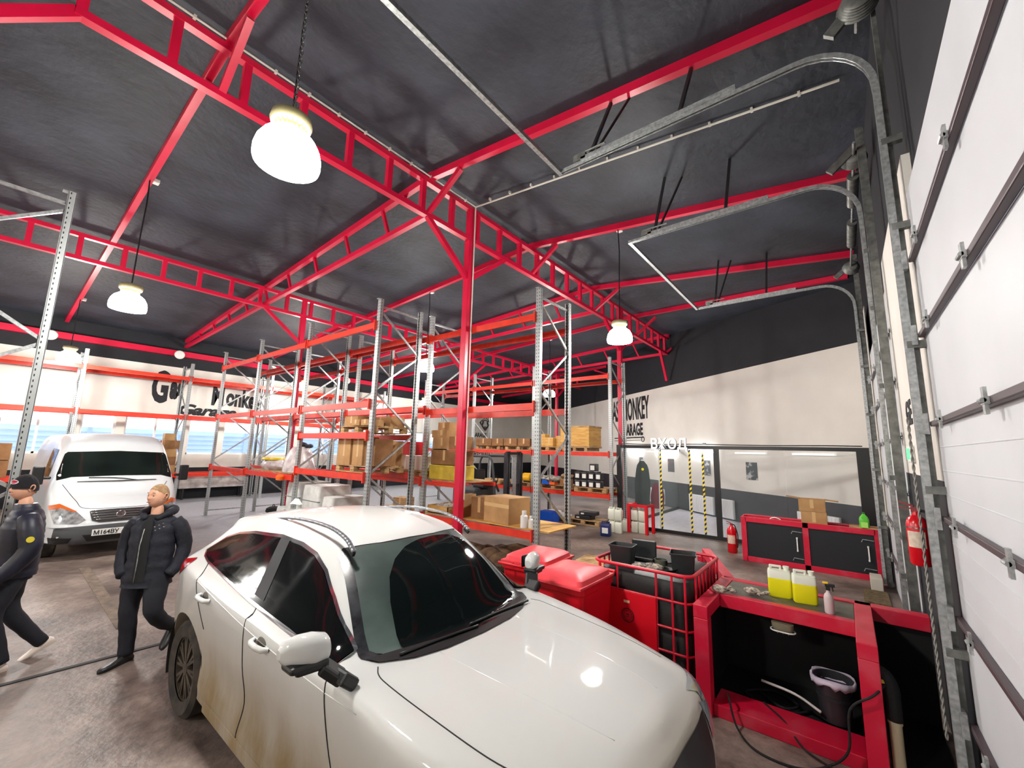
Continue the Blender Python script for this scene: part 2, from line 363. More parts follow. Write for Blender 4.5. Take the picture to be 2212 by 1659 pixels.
# rafters
rafs = [-5.4, -2.05, 1.28, 4.62, 7.95, 11.3, 14.65, 18.0, 21.3, 24.6]
side_names = ['first behind the camera', 'second behind the camera', 'nearest, in front of the big lamp', 'second from the camera', 'third from the camera', 'fourth from the camera', 'fifth from the camera', 'sixth from the camera', 'seventh from the camera', 'last before the far corner']
for i, y in enumerate(rafs):
    truss = i in (3, 5, 7, 1)
    xr = XR if y < YR else RX+(18.15-y)/.751
    if y < 18.1:
        t = thing('roof_beam', 'red roof beam from the ridge truss to the door wall, '+side_names[i], 'beam', (RX, y, 7.2))
        za = roof_z(RX)-.065-7.2; zb = roof_z(xr)-.065-7.2
        ysk = -1.95 if i == 6 else 0
        if ysk: xr = .42; zb = roof_z(xr)-.065-7.2
        MB().bar((0, 0, za), (xr-RX-.03, ysk, zb), .1, .13).obj('beam', RED, t)
        MB().bar((0, 0, ZLc-7.2+.03), (.85 if truss else .75, 0, roof_z(RX+.8)-.16-7.2), .08, .08).obj('strut', RED, t)
        t2 = None
    xl = XL if y < YC-.3 else XL
    if y > 18.15: xr = RX-(y-18.15)/.751
    xs = RX if y < 18.1 else xr-.2
    if xs < XL+1: continue
    t = thing('roof_beam', ('red latticed roof beam' if truss else 'plain red roof beam')+' from the ridge to the window wall, '+side_names[i], 'beam', (xs, y, 7.0))
    za = roof_z(xs)-.065-7; zb = roof_z(XL)-.065-7
    MB().bar((0, 0, za), (XL-xs+.05, 0, zb), .1, .13).obj('beam', RED, t)
    MB().bar((0, 0, 6.53-7), (-.75, 0, roof_z(xs-.75)-.16-7), .08, .08).obj('strut', RED, t)
    if truss:
        z0 = 6.5-7; x1 = XL-xs+.1; z1 = roof_z(XL)-.3-7
        MB().bar((0, 0, z0), (x1, 0, z1), .1, .1).obj('lower_chord', RED, t)
        for k in range(9):
            xa = -1.2-k*1.45
            f = lambda x: z0+(z1-z0)*x/x1
            MB().bar((xa, 0, f(xa)), (xa-.28, 0, roof_z(xs+xa-.28)-.13-7), .06, .06).obj('web', RED, t)
# right side lattice chords past the nearest bays
for y in (11.3,):
    pass
# conduits
t = thing('cable_conduit', 'thin white conduit on the ridge truss, nearest red column and ceiling', 'conduit', (RX+.09, 5.80, 0))
zc = ZU+.06
MB().tube([(0, -12, zc), (0, 0, zc)], .014).obj('ridge_run', CONDUIT, t)
MB().tube([(0, 0, zc), (0, 0, 1.25)], .014).obj('column_run', CONDUIT, t)
MB().tube([(0, 0, zc), (6.0, 0, roof_z(.3)-.03)], .016).obj('ceiling_run', CONDUIT, t)
for k in range(26):
    MB().cbox((k*.5-12 if 0 else 0, -11.8+k*.46, zc), (.05, .03, .04)).obj('clip', CONDUIT, t)
for k in range(11): MB().cbox((.4+k*.52, 0, roof_z(RX+.5+k*.52)-.03), (.03, .05, .05)).obj('clip', CONDUIT, t)

# ================================================================ door tracks and springs
def track_mesh(y, xt, xe, zt, sgn=1):
    pts = [(xt, y, .05), (xt, y, 1.5), (xt, y, zt-.55)]
    for k in range(1, 9):
        a = PI/2*k/8; pts.append((xt-.5*(1-math.cos(a)), y, zt-.5+.5*math.sin(a)))
    pts.append((xe, y, zt))
    b = MB()
    for off in (-.018, .018):
        for i in range(len(pts)-1): b.bar(Vector(pts[i])+Vector((0, off, 0)), Vector(pts[i+1])+Vector((0, off, 0)), .008, .042, (0, 0, 1) if i > 8 else (1, 0, .4))
    for i in range(len(pts)-1):
        p, q = Vector(pts[i]), Vector(pts[i+1]); d = (q-p).normalized(); n = Vector((d.z, 0, -d.x))
        if n.x > 0 or (abs(n.x) < .01 and n.z < 0): n = n
        b.bar(p+n*.02, q+n*.02, .042, .006, n)
    return b
DKG = mat('dull galvanised sheet', (128, 130, 126), .5, .5, col2=(96, 98, 95), scale=14, mix=.5)
ANG = mat('dark perforated angle', (52, 52, 54), .5, .4)
def door_gear(ya, yb, xa, zt, label, near):
    t = thing('door_track_set', label, 'door track', (XR, ya, 0)); X = lambda x: x-XR
    xe = -2.5
    for y in (ya, yb):
        track_mesh(y-ya, X(xa), X(xe), zt).obj('track', GALV, t)
        # upright angle plate behind the track
        sg = 1 if y == ya else -1
        MB().box((X(xa)+.03, y-ya-.02+(.06 if y == yb else -.06), 0), (X(.47), y-ya+.02+(.06 if y == yb else -.06), zt+.55)).obj('upright_angle', DKG, t)
        MB().bar((X(xa)-.25, y-ya, zt+.12), (X(.45), y-ya, zt+.42), .04, .09).obj('top_bracket', DKG, t)
        MB().bar((X(-2.2), y-ya, zt+.035), (X(-.55), y-ya, zt+.045), .07, .05).obj('stiffener', GALV, t)
        for hx in (-2.1, -1.08):
            ztop = roof_z(hx)-.01
            MB().bar((X(hx), y-ya, zt+.03), (X(hx), y-ya+.62, ztop-(.13 if y < 5 else 0)), .035, .035).obj('hanger', ANG, t)
        MB().bar((X(-2.05), y-ya, zt+.03), (X(-1.85), y-ya+.75, roof_z(-1.85)), .025, .025).obj('hanger', ANG, t)
        for z in (1.0, 2.0, 3.0, 3.9, 4.6):
            MB().cbox((X(xa)+.05, y-ya, z), (.12, .05, .05)).obj('bracket', DKG, t)
        q = MB(); q.cbox((X(xe)+.28, y-ya, zt+.07), (.16, .07, .08)); q.tube([(X(xe)+.2, y-ya, zt+.13), (X(xe)+.6, y-ya, zt+.13)], .012); q.obj('spring_bumper', DKG, t)
    MB().bar((X(xe), -.02, zt), (X(xe), yb-ya+.02, zt), .05, .05).obj('cross_bar', GALV, t)
    # torsion shaft, springs, drums
    zs = zt+.27; xs = X(.36)
    MB().tube([(xs, -.25, zs), (xs, yb-ya+.25, zs)], .016).obj('shaft', GALV, t)
    for y0, y1 in ((.5, 1.3), (1.9, 2.8)):
        n = 34; pr = []
        for k in range(n*2+1): pr.append((.058 if k % 2 else .066, y0+(y1-y0)*k/(n*2)))
        MB().lathe(pr, (xs, 0, zs), 14, 'y').obj('torsion_spring', DKG, t, smooth=60)
    for y0 in (.0, yb-ya-.12):
        pr = []
        for k in range(13): pr.append((.09+.045*(k/12)+(.008 if k % 2 else 0), y0+.01*k))
        MB().lathe(pr, (xs, 0, zs), 20, 'y').obj('cable_drum', DKG, t, smooth=60)
    return t
door_gear(-.02, 4.0, .41, 5.6, 'galvanised tracks and springs of the near overhead door', True)
door_gear(6.15, 10.1, .36, 5.6, 'galvanised tracks and springs of the farther overhead door', False)
# ================================================================ lamps
LAMPM = mat('glowing prismatic reflector', (255, 250, 240), .3, emit=LAMP_GLOW)
GEAR = mat('pale gear housing', (120, 114, 84), .45, .2)
CHAIN = mat('dull chain', (120, 122, 124), .4, .6)
def lamp(x, y, label, chain=False):
    t = thing('high_bay_lamp', label, 'lamp', (x, y, 4.42+(.1 if chain else .04)))
    pr = [(.248, 0), (.256, .03), (.256, .09), (.24, .16), (.205, .225), (.15, .27), (.1, .285)]
    MB().lathe(pr+[(.09, .28), (.14, .262), (.195, .218), (.23, .155), (.246, .09), (.246, .03), (.240, .004)], n=32).obj('reflector', LAMPM, t, smooth=180)
    b = MB(); b.lathe([(.09, .28), (.1, .31), (.1, .35), (.155, .36), (.165, .39), (.155, .44), (.06, .47)], n=24); b.obj('gear_housing', GEAR, t, smooth=40)
    b = MB()
    for k in range(20): a = 2*PI*k/20; b.cbox((.115*math.cos(a), .115*math.sin(a), .33), (.03, .006, .06), a)
    b.obj('cooling_fins', GEAR, t)
    ry = min(rafs, key=lambda q: abs(q-y)); ztop = roof_z(x)-.13-4.42
    MB().tube([(0, 0, .46), (.012, 0, 1.4), (.02, .01, 2.0), (0, 0, ztop)], .012 if not chain else .009, 6).obj('power_cord', BLACK, t)
    if chain:
        z = .46; k = 0
        while z < ztop-.03:
            ring = [(.035+.013*math.cos(a)*(k % 2), .013*math.cos(a)*((k+1) % 2), z+.022+.028*math.sin(a)) for a in [2*PI*j/8 for j in range(8)]]
            MB().tube(ring, .004, 5, True).obj('chain_link', CHAIN, t); z += .042; k += 1
    MB().cbox((0, .09, ztop-.02), (.12, .09, .07)).obj('junction_box', WHITEP, t, bevel=.008)
    ld = bpy.data.lights.new('lamp_bulb', 'POINT'); ld.energy = LAMP_POWER; ld.shadow_soft_size = .2; ld.color = (1, .985, .965)
    lo = bpy.data.objects.new('lamp_bulb', ld); C.objects.link(lo); lo.parent = t; lo.location = (0, 0, -.02)
    return t
lamp(-3.5, 1.28, 'largest glowing high-bay lamp hanging on a chain, nearest to the camera', True)
lamp(-9.65, 1.28, 'glowing high-bay lamp hanging left of the nearest lamp, above the two people')
lamp(-17.7, 1.28, 'small glowing high-bay lamp at far left in front of the window wall')
lamp(-3.5, 7.95, 'glowing high-bay lamp hanging in front of the ridge truss near the door wall')
lamp(-9.65, 7.95, 'glowing high-bay lamp partly hidden behind rack uprights left of the red column')
lamp(-17.7, 7.95, 'small glowing high-bay lamp behind the middle racks near the window wall')
lamp(-9.65, 14.65, 'glowing high-bay lamp above the forklift at the back')
lamp(-17.7, 14.65, 'farthest small glowing high-bay lamp, low behind the racks')
for x in (-3.5, -9.65, -17.7): lamp(x, -5.4, 'added unseen high-bay fill lamp behind the camera '+{-3.5: 'near the door wall', -9.65: 'in mid hall', -17.7: 'by the window wall'}[x])  # unseen lamps extending the grid, added for ambient fill
for y, lb in ((.97, 'beside the far left lamp'), (4.43, 'under the latticed roof beam'), (11.6, 'behind the middle racks'), (18.5, 'behind the far racks'), (7.9, 'between the rack uprights')):
    tag(MB().lathe([(.0, 0), (.15, 0), (.17, .02), (.15, .05), (0, .06)], (XL+.22, y, 5.6), 24, 'x').obj('round_wall_disc', WHITEP), 'round white disc on the red beam, '+lb, 'disc')

# ================================================================ pallet racks
def upright_frame(parent, x, y0, y1, h=5.1, faces='y'):
    # frame whose two posts stand at y0 and y1
    r = MB().box((-.035, -.05, h-.01), (.035, .05, h)).obj('upright_frame', UPR, parent, loc=(x, y0, 0)); dy = y1-y0
    for yy in (0, dy):
        b = MB(); s = 1 if yy == 0 else -1
        b.box((-.05, -.004, 0), (.05, .004, h)); b.box((-.05, 0, 0), (-.043, s*.065, h)); b.box((.043, 0, 0), (.05, s*.065, h))
        b.box((-.05, s*.06, 0), (-.02, s*.067, h)); b.box((.02, s*.06, 0), (.05, s*.067, h))
        o = b.obj('post', UPR, r); o.location = (0, yy, 0)
        MB().box((-.07, yy-.06, 0), (.07, yy+.06, .01)).obj('foot_plate', GALV, r)
    zs = [h-.17]; z = h-.22; side = 0; k = 0
    MB().bar((0, .03, h-.15), (0, dy-.03, h-.15), .035, .035).obj('brace', GALV, r)
    while z > .9:
        z2 = z-.78; MB().bar((0, .03 if side == 0 else dy-.03, z), (0, dy-.03 if side == 0 else .03, z2), .03, .035).obj('brace', GALV, r)
        z = z2-.03; side ^= 1
    MB().bar((0, .03, .15), (0, dy-.03, .15), .035, .035).obj('brace', GALV, r)
    return r
def beam(parent, p, q, z, m=ORANGE):
    p = Vector((*p, z)); q = Vector((*q, z)); d = (q-p).normalized()
    b = MB(); b.bar(p+d*.05, q-d*.05, .045, .12); o = b.obj('beam', m, parent)
    MB().bar(p+d*.035, p+d*.065, .075, .2).obj('end_connector', m, o); MB().bar(q-d*.065, q-d*.035, .075, .2).obj('end_connector', m, o)
    return o
def rack_x(label, xs, y0, y1, levels, h=5.1):
    t = thing('pallet_rack', label, 'rack', (xs[0], y0, 0)); fx = lambda x: x-xs[0]
    for x in xs: upright_frame(t, fx(x), 0, y1-y0, h)
    for i, zs in enumerate(levels):
        for z in zs:
            for yy in (-.02, y1-y0+.02): beam(t, (fx(xs[i]), yy), (fx(xs[i+1]), yy), z)
    return t
XS = [-15.5, -12.68, -9.85, -7.02]
rack_x('galvanised pallet rack with orange beams, nearest long row left of the red column', XS, 4.54, 5.6, [(1.45, 3.0, 4.56), (1.45, 3.0, 4.56), (1.62, 2.4, 3.0, 4.56)])
rack_x('galvanised pallet rack directly behind the nearest row, end bay beside the red column', XS+[-4.12], 5.88, 6.94, [(3.0, 4.56), (1.5, 3.0, 4.56), (1.5, 3.0, 4.56), (.8, 2.95, 4.56)])
rack_x('galvanised pallet rack beside the glass office, wooden crate on its top shelf', [-14.1, -11.2, -8.35, -5.5], 11.7, 12.77, [(.9, 2.13, 4.5), (.9, 2.13, 4.5), (.9, 2.13, 4.5)])
def rack_y(label, x0, x1, ys, levels):
    t = thing('pallet_rack', label, 'rack', (x0, ys[0], 0))
    for y in ys:
        e = upright_frame(t, 0, 0, x0-x1); e.location = (0, y-ys[0], 0); e.rotation_euler = (0, 0, PI/2)
    for i, zs in enumerate(levels):
        for z in zs:
            for xx in (.02, -(x0-x1)-.02): beam(t, (xx, ys[i]-ys[0]), (xx, ys[i+1]-ys[0]), z)
    return t
rack_y('galvanised pallet rack standing along the window wall behind the van', -18.95, -20.0, [-3.85, -1.05, 1.75, 4.57, 7.4, 10.2, 13.0], [(1.0, 3.1, 4.52)]*6)
t = thing('pallet_rack', 'tall perforated galvanised rack end frame at the left edge of the view', 'rack', (-7.0, .25, 0))
upright_frame(t, 0, 0, -1.06)
t2 = None
# ================================================================ vehicles
def catmull(P, n):      # P list of Vectors (or tuples of floats), n sub-steps
    P = [list(p) for p in P]; out = []
    for i in range(len(P)-1):
        p0 = P[i-1] if i else [2*a-b for a, b in zip(P[0], P[1])]; p1 = P[i]; p2 = P[i+1]
        p3 = P[i+2] if i+2 < len(P) else [2*a-b for a, b in zip(P[-1], P[-2])]
        for k in range(n):
            t = k/n; out.append([.5*(2*b+(c-a)*t+(2*a-5*b+4*c-d)*t*t+(3*b-a-3*c+d)*t**3) for a, b, c, d in zip(p0, p1, p2, p3)])
    out.append(P[-1]); return out
def lerp_list(P, n):
    out = []
    for i in range(len(P)-1):
        for k in range(n): out.append([a+(b-a)*k/n for a, b in zip(P[i], P[i+1])])
    out.append(list(P[-1])); return out
def body_rows(stations, ns=5, nk=5):   # stations: list of control rings, each a list of (s, v, w); half body
    cols = list(zip(*stations)); dense = [catmull(c, ns) for c in cols]
    return [catmull([tuple(d[i]) for d in dense], nk) for i in range(len(dense[0]))]
def body_mesh(rows):
    full = []
    for r in rows:
        rt = [(-s, -v, w) for s, v, w in r]; lt = [(-s, v, w) for s, v, w in r][::-1][1:]
        full.append(rt+lt)
    return full
def bvh_of(rows):
    n = len(rows[0]); vs = [Vector(v) for r in rows for v in r]; fs = []
    for i in range(len(rows)-1):
        for j in range(n-1): fs.append((i*n+j, i*n+j+1, (i+1)*n+j+1, (i+1)*n+j))
    return BVHTree.FromPolygons(vs, fs)
def patch(bvh, outline, mapf, d, off=.004, rings=9, dense=.04):
    """outline: 2d points; mapf: 2d -> ray origin; d: ray direction. A shell lying just over the surface."""
    pts = []
    for i in range(len(outline)):
        a, b = outline[i], outline[(i+1) % len(outline)]; L = math.dist(a, b); n = max(1, int(L/dense))
        pts += [(a[0]+(b[0]-a[0])*k/n, a[1]+(b[1]-a[1])*k/n) for k in range(n)]
    cx = sum(p[0] for p in pts)/len(pts); cy = sum(p[1] for p in pts)/len(pts); b = MB(); d = Vector(d).normalized(); rows = []
    for r in range(rings+1):
        k = 1-r/rings; row = []
        for p in pts:
            q = (cx+(p[0]-cx)*k, cy+(p[1]-cy)*k); o = Vector(mapf(*q)); hit, nrm, _, _ = bvh.ray_cast(o, d)
            if hit is None: hit = o+d*1.0; nrm = -d
            if nrm.dot(d) > 0: nrm = -nrm
            row.append(hit+nrm*off)
        rows.append(row)
    b.grid(rows, closed=True); return b
def line_on(bvh, pts, mapf, d, r=.004, off=.0, smooth=6):
    P = catmull(pts, smooth) if smooth else pts; out = []; d = Vector(d).normalized()
    for p in P:
        hit, nrm, _, _ = bvh.ray_cast(Vector(mapf(*p)), d)
        if hit is None: continue
        if nrm.dot(d) > 0: nrm = -nrm
        out.append(hit+nrm*off)
    return MB().tube(out, r, 6)

def car_paint():
    m = mat('dirty pearl white paint', (226, 228, 226), .5, coat=.9, spec=.15); nt = m.node_tree; N = nt.nodes; L = nt.links
    b = N['Principled BSDF']; tc = N.new('ShaderNodeTexCoord'); s = N.new('ShaderNodeSeparateXYZ'); L.new(tc.outputs['Object'], s.inputs[0])
    n = N.new('ShaderNodeTexNoise'); n.inputs['Scale'].default_value = 3.2; n.inputs['Detail'].default_value = 9; n.inputs['Roughness'].default_value = .65
    mp = N.new('ShaderNodeMapping'); mp.inputs['Scale'].default_value = (1, 1, .35); L.new(tc.outputs['Object'], mp.inputs[0]); L.new(mp.outputs[0], n.inputs[0])
    r = N.new('ShaderNodeMapRange'); r.inputs[1].default_value = 1.0; r.inputs[2].default_value = .42; L.new(s.outputs[2], r.inputs[0])
    a = N.new('ShaderNodeMath'); a.operation = 'MULTIPLY_ADD'; L.new(n.outputs[0], a.inputs[0]); a.inputs[1].default_value = 1.2; a.inputs[2].default_value = .32
    k = N.new('ShaderNodeMath'); k.operation = 'MULTIPLY'; k.use_clamp = True; L.new(r.outputs[0], k.inputs[0]); L.new(a.outputs[0], k.inputs[1])
    # nose grime
    rx = N.new('ShaderNodeMapRange'); rx.inputs[1].default_value = -.26; rx.inputs[2].default_value = -.03; rx.inputs[4].default_value = .7; L.new(s.outputs[0], rx.inputs[0])
    mx = N.new('ShaderNodeMath'); mx.operation = 'MAXIMUM'; L.new(k.outputs[0], mx.inputs[0]); L.new(rx.outputs[0], mx.inputs[1])
    x = N.new('ShaderNodeMix'); x.data_type = 'RGBA'; x.inputs[6].default_value = (*srgb(198, 200, 198), 1); x.inputs[7].default_value = (*srgb(134, 116, 86), 1)
    L.new(mx.outputs[0], x.inputs[0]); L.new(x.outputs[2], b.inputs['Base Color'])
    rr = N.new('ShaderNodeMapRange'); rr.inputs[3].default_value = .5; rr.inputs[4].default_value = .75; L.new(mx.outputs[0], rr.inputs[0]); L.new(rr.outputs[0], b.inputs['Roughness'])
    ct = N.new('ShaderNodeMapRange'); ct.inputs[3].default_value = .8; ct.inputs[4].default_value = .0; L.new(mx.outputs[0], ct.inputs[0]); L.new(ct.outputs[0], b.inputs['Coat Weight'])
    return m
CARP = car_paint()
TINT = mat('dark tinted glass', (12, 14, 15), .07, spec=.22)
GAP = mat('panel gap', (24, 24, 24), .8)
WSG = mat('windscreen glass', (10, 16, 16), .05, spec=.4)
FILM = mat('road film on glass', (76, 92, 87), .4, col2=(48, 60, 58), scale=2.5, mix=.5)
FRIT = mat('black glass edge', (26, 28, 32), .25, col2=(60, 62, 66), scale=12, mix=.35)
TYRE = mat('dusty tyre', (30, 29, 28), .85, col2=(70, 62, 54), scale=8, mix=.5)
RIM = mat('dusty dark alloy', (92, 84, 72), .5, .4, col2=(60, 54, 48), scale=9, mix=.5)
LENS = mat('red lamp lens', (150, 10, 22), .15)

def wheel(parent, loc, side, R=.355, W=.23):
    q = MB(); pr = [(R*.66, -W/2+.02), (R*.9, -W/2), (R, -W/2+.03), (R, W/2-.03), (R*.9, W/2), (R*.66, W/2-.02)]
    q.grid([[(r*math.cos(a), y, r*math.sin(a)) for a in [2*PI*j/40 for j in range(40)]] for r, y in pr], True)
    t = q.obj('wheel', TYRE, parent, smooth=40, loc=loc)
    y = side*(W/2-.03); b = MB(); rr = R*.68
    b.grid([[(r*math.cos(a), yy, r*math.sin(a)) for a in [2*PI*j/40 for j in range(40)]] for r, yy in ((rr, y-side*.05), (rr, y), (rr*.93, y), (rr*.9, y-side*.05))], True)
    for k in range(10):
        a = 2*PI*k/10
        for da in (-.06, .1):
            b.bar((.05*math.cos(a), y-side*.01, .05*math.sin(a)), (rr*.94*math.cos(a+da*1.3), y-side*.012, rr*.94*math.sin(a+da*1.3)), .022, .018, (0, 1, 0))
    b.lathe([(0, y+side*.004), (.05, y+side*.002), (.06, y-side*.02), (.06, y-side*.05)], n=20, axis='y')
    b.obj('rim', RIM, t, smooth=30)
    MB().lathe([(0, y-side*.09), (rr*.98, y-side*.09), (rr*.98, y-side*.1), (0, y-side*.1)], n=30, axis='y').obj('brake_disc', mat('dark brake', (26, 25, 24), .7), t)
    return t
def st(s, ds, W, w):
    """one ring: k0..k9; W list of v, w list of heights, ds list of offsets in s"""
    return [(s+ds[k], W[k], w[k]) for k in range(len(W))]
def build_car():
    X0 = -.64; root = thing('car', 'dirty white crossover car with roof rails in the foreground', 'car', (X0, 2.19, 0))
    Z0 = [0]*11
    S = []
    def R_(s, ds, v, w): S.append([(s+a, b, c) for a, b, c in zip(ds, v, w)])
    #          bottom c  bot  sill  crease bulge should belt  top1  top2  roof
    R_(.0,  [.12,.10,.06,.0,.0,.04,.06,.10,.13,.14], [0]*10, [.24,.25,.32,.5,.68,.82,.87,.90,.925,.935])
    R_(.02, [.12,.11,.06,.0,.0,.04,.07,.12,.16,.19], [0,.30,.36,.38,.38,.36,.34,.30,.18,0], [.24,.25,.32,.5,.68,.82,.875,.905,.93,.945])
    R_(.13, [.08,.07,.02,.0,.0,.03,.08,.14,.20,.24], [0,.60,.68,.72,.72,.69,.65,.55,.33,0], [.24,.24,.32,.5,.68,.82,.885,.92,.95,.965])
    R_(.38, [.0,.0,.0,.0,.0,.02,.05,.1,.14,.16], [0,.74,.81,.835,.835,.81,.755,.63,.37,0], [.24,.24,.32,.5,.70,.85,.91,.945,.975,.985])
    R_(.85, [0]*10, [0,.80,.90,.92,.925,.90,.82,.68,.40,0], [.24,.24,.32,.5,.74,.92,.965,.975,1.0,1.01])
    R_(1.25,[0,0,0,0,0,0,0,.0,-.03,-.06], [0,.80,.91,.92,.925,.915,.84,.70,.42,0], [.24,.24,.32,.52,.76,.97,1.01,1.01,1.02,1.025])
    R_(1.52,[0,0,0,0,0,0,.02,.0,-.08,-.12], [0,.80,.91,.90,.925,.925,.855,.735,.45,0], [.24,.24,.32,.53,.76,.99,1.04,1.045,1.03,1.03])
    R_(1.64,[0,0,0,0,0,0,.02,-.02,-.12,-.18], [0,.80,.91,.895,.925,.925,.855,.735,.45,0], [.24,.24,.32,.53,.76,.99,1.05,1.07,1.055,1.06])
    R_(1.92,[0,0,0,0,0,0,0,-.02,-.13,-.2], [0,.80,.91,.89,.925,.925,.85,.665,.44,0], [.24,.24,.32,.53,.76,1.0,1.06,1.285,1.30,1.31])
    R_(2.16,[0,0,0,0,0,0,0,.0,-.08,-.12], [0,.80,.91,.89,.925,.925,.85,.60,.46,0], [.24,.24,.32,.53,.76,1.0,1.065,1.44,1.475,1.49])
    R_(2.4,[0,0,0,0,0,0,0,.0,-.05,-.08], [0,.80,.91,.89,.925,.925,.85,.585,.49,0], [.24,.24,.32,.53,.76,1.01,1.075,1.50,1.54,1.565])
    R_(2.9,[0]*10, [0,.80,.91,.89,.925,.925,.85,.585,.50,0], [.24,.24,.32,.54,.77,1.02,1.09,1.535,1.585,1.61])
    R_(3.4,[0]*10, [0,.80,.91,.90,.925,.925,.85,.575,.49,0], [.24,.24,.34,.56,.78,1.04,1.11,1.515,1.575,1.60])
    R_(3.85,[0]*10, [0,.80,.90,.92,.93,.92,.84,.56,.47,0], [.25,.25,.36,.58,.80,1.06,1.15,1.455,1.52,1.55])
    R_(4.1,[0,0,0,0,0,0,0,0,.03,.05], [0,.78,.87,.90,.91,.90,.82,.57,.46,0], [.28,.28,.38,.6,.82,1.08,1.17,1.38,1.45,1.48])
    R_(4.26,[0,0,0,0,0,0,0,.03,.0,.0], [0,.70,.80,.86,.87,.86,.79,.62,.46,0], [.32,.32,.42,.62,.84,1.08,1.16,1.19,1.22,1.25])
    R_(4.33,[.0,.0,.02,.04,.04,.03,.0,.0,-.01,-.01], [0,.5,.6,.66,.68,.68,.64,.55,.38,0], [.36,.36,.45,.62,.84,1.04,1.09,1.1,1.11,1.12])
    R_(4.36,[.0,.0,.03,.05,.05,.03,.0,.0,.0,.0], [0]*10, [.38,.38,.46,.62,.84,1.0,1.03,1.04,1.05,1.06])
    rows = body_mesh(body_rows(S, 6, 5)); bvh = bvh_of(rows)
    b = MB(); b.grid(rows); o = b.obj('body', CARP, root, smooth=38)
    # wheel wells cut out of the shell
    RW = .355; wells = MB()
    for s in (.86, 3.78):
        for sd in (-1, 1): wells.lathe([(RW+.07, sd*.56), (RW+.07, sd*1.1)], (-s, 0, .36), 36, 'y')
    wo = wells.obj('cut', GAP, root)
    md = o.modifiers.new('w', 'BOOLEAN'); md.operation = 'DIFFERENCE'; md.object = wo; md.solver = 'EXACT'
    dg = bpy.context.evaluated_depsgraph_get(); dg.update(); me = bpy.data.meshes.new_from_object(o.evaluated_get(dg))
    if len(me.polygons) > 1500: o.modifiers.clear(); o.data = me; me.shade_smooth(); me.set_sharp_from_angle(angle=math.radians(38))
    else: o.modifiers.clear()
    bpy.data.objects.remove(wo)
    for s in (.86, 3.78):
        for sd in (-1, 1):
            MB().grid([[(r*math.cos(a)-s, yy, .36+r*math.sin(a)) for a in [math.radians(-22+224*j/36) for j in range(37)]] for r, yy in ((.02, sd*.5), (RW+.085, sd*.5), (RW+.085, sd*.905))]).obj('wheel_arch_liner', GAP, root)
            wheel(root, (-s, sd*.80, RW), sd)
    X = lambda p, q: None
    for sd in (-1, 1):
        my = lambda x, z, sd=sd: (x-X0, sd*1.6, z); dy = (0, -sd, 0)
        dlo = [(-4.64,1.23),(-4.5,1.34),(-4.3,1.395),(-4.0,1.44),(-3.52,1.475),(-3.2,1.465),(-2.98,1.435),(-2.78,1.37),(-2.58,1.27),(-2.38,1.15),(-2.25,1.065),(-2.22,1.045),(-2.5,1.06),(-2.77,1.075),(-3.4,1.105),(-4.02,1.15),(-4.4,1.18),(-4.55,1.2)]
        trim = patch(bvh, [(a+(a+3.5)*.03, c+(c-1.26)*.11) for a, c in dlo], my, dy, .005, 30).obj('window_trim', CHROME, root, smooth=60)
        patch(bvh, dlo, my, dy, .010, 30).obj('side_window', TINT, root, smooth=60)
        patch(bvh, [(-3.5,1.475),(-3.36,1.475),(-3.22,1.125),(-3.38,1.135)], my, dy, .013, 6).obj('door_pillar', mat('gloss black pillar', (46, 47, 49), .5, spec=.2), root, smooth=60)
        for nm, pts in (('front_door_gap', [(-2.19,1.04),(-2.16,.9),(-2.1,.7),(-2.02,.5),(-2.0,.33)]), ('middle_door_gap', [(-3.3,1.13),(-3.24,1.0),(-3.2,.7),(-3.2,.5),(-3.22,.33)]),
                        ('rear_door_gap', [(-4.42,1.19),(-4.28,1.05),(-4.12,.9),(-3.98,.78)]), ('hood_gap_corner', [(-2.2,1.05),(-2.12,1.06)])):
            line_on(bvh, pts, my, dy, .0045).obj(nm, GAP, root, smooth=180)
        line_on(bvh, [(-4.35,1.07),(-3.9,1.035),(-3.2,.985),(-2.5,.96),(-1.9,.955)], my, dy, .004, -.001).obj('shoulder_crease', CARP, root, smooth=180)
        mz = lambda x, y: (x-X0, y, 2.5); dz = (0, 0, -1)
        line_on(bvh, [(-2.06,sd*.70),(-2.0,sd*.735),(-1.9,sd*.745),(-1.6,sd*.74),(-1.25,sd*.72),(-1.02,sd*.67)], mz, dz, .0035 if sd < 0 else .002).obj('hood_gap', GAP, root, smooth=180)
        line_on(bvh, [(-1.95,sd*.36),(-1.5,sd*.34),(-1.1,sd*.30),(-.9,sd*.27)], mz, dz, .006, -.004).obj('hood_crease', CARP, root, smooth=180)
        # roof rail
        pts = catmull([(-4.42,.52,1.44),(-4.1,.525,1.535),(-3.5,.535,1.615),(-3.0,.54,1.62),(-2.75,.54,1.575),(-2.62,.545,1.505)], 5)
        q = MB(); P = [Vector((x-X0, sd*y, z)) for x, y, z in pts]
        for i in range(len(P)-1): q.bar(P[i], P[i+1], .032, .02)
        q.obj('roof_rail', mat('satin silver rail', (150, 154, 160), .3, .7), root, smooth=60, bevel=.006)
        q = MB()
        for i in (0, 1, len(P)-3, len(P)-2): q.bar(P[i]-Vector((0, 0, .02)), P[i+1]-Vector((0, 0, .02)), .02, .03)
        q.obj('rail_foot', BLACK, root)
        # mirror
        mroot = MB(); Y = lambda v: sd*v
        sec = []
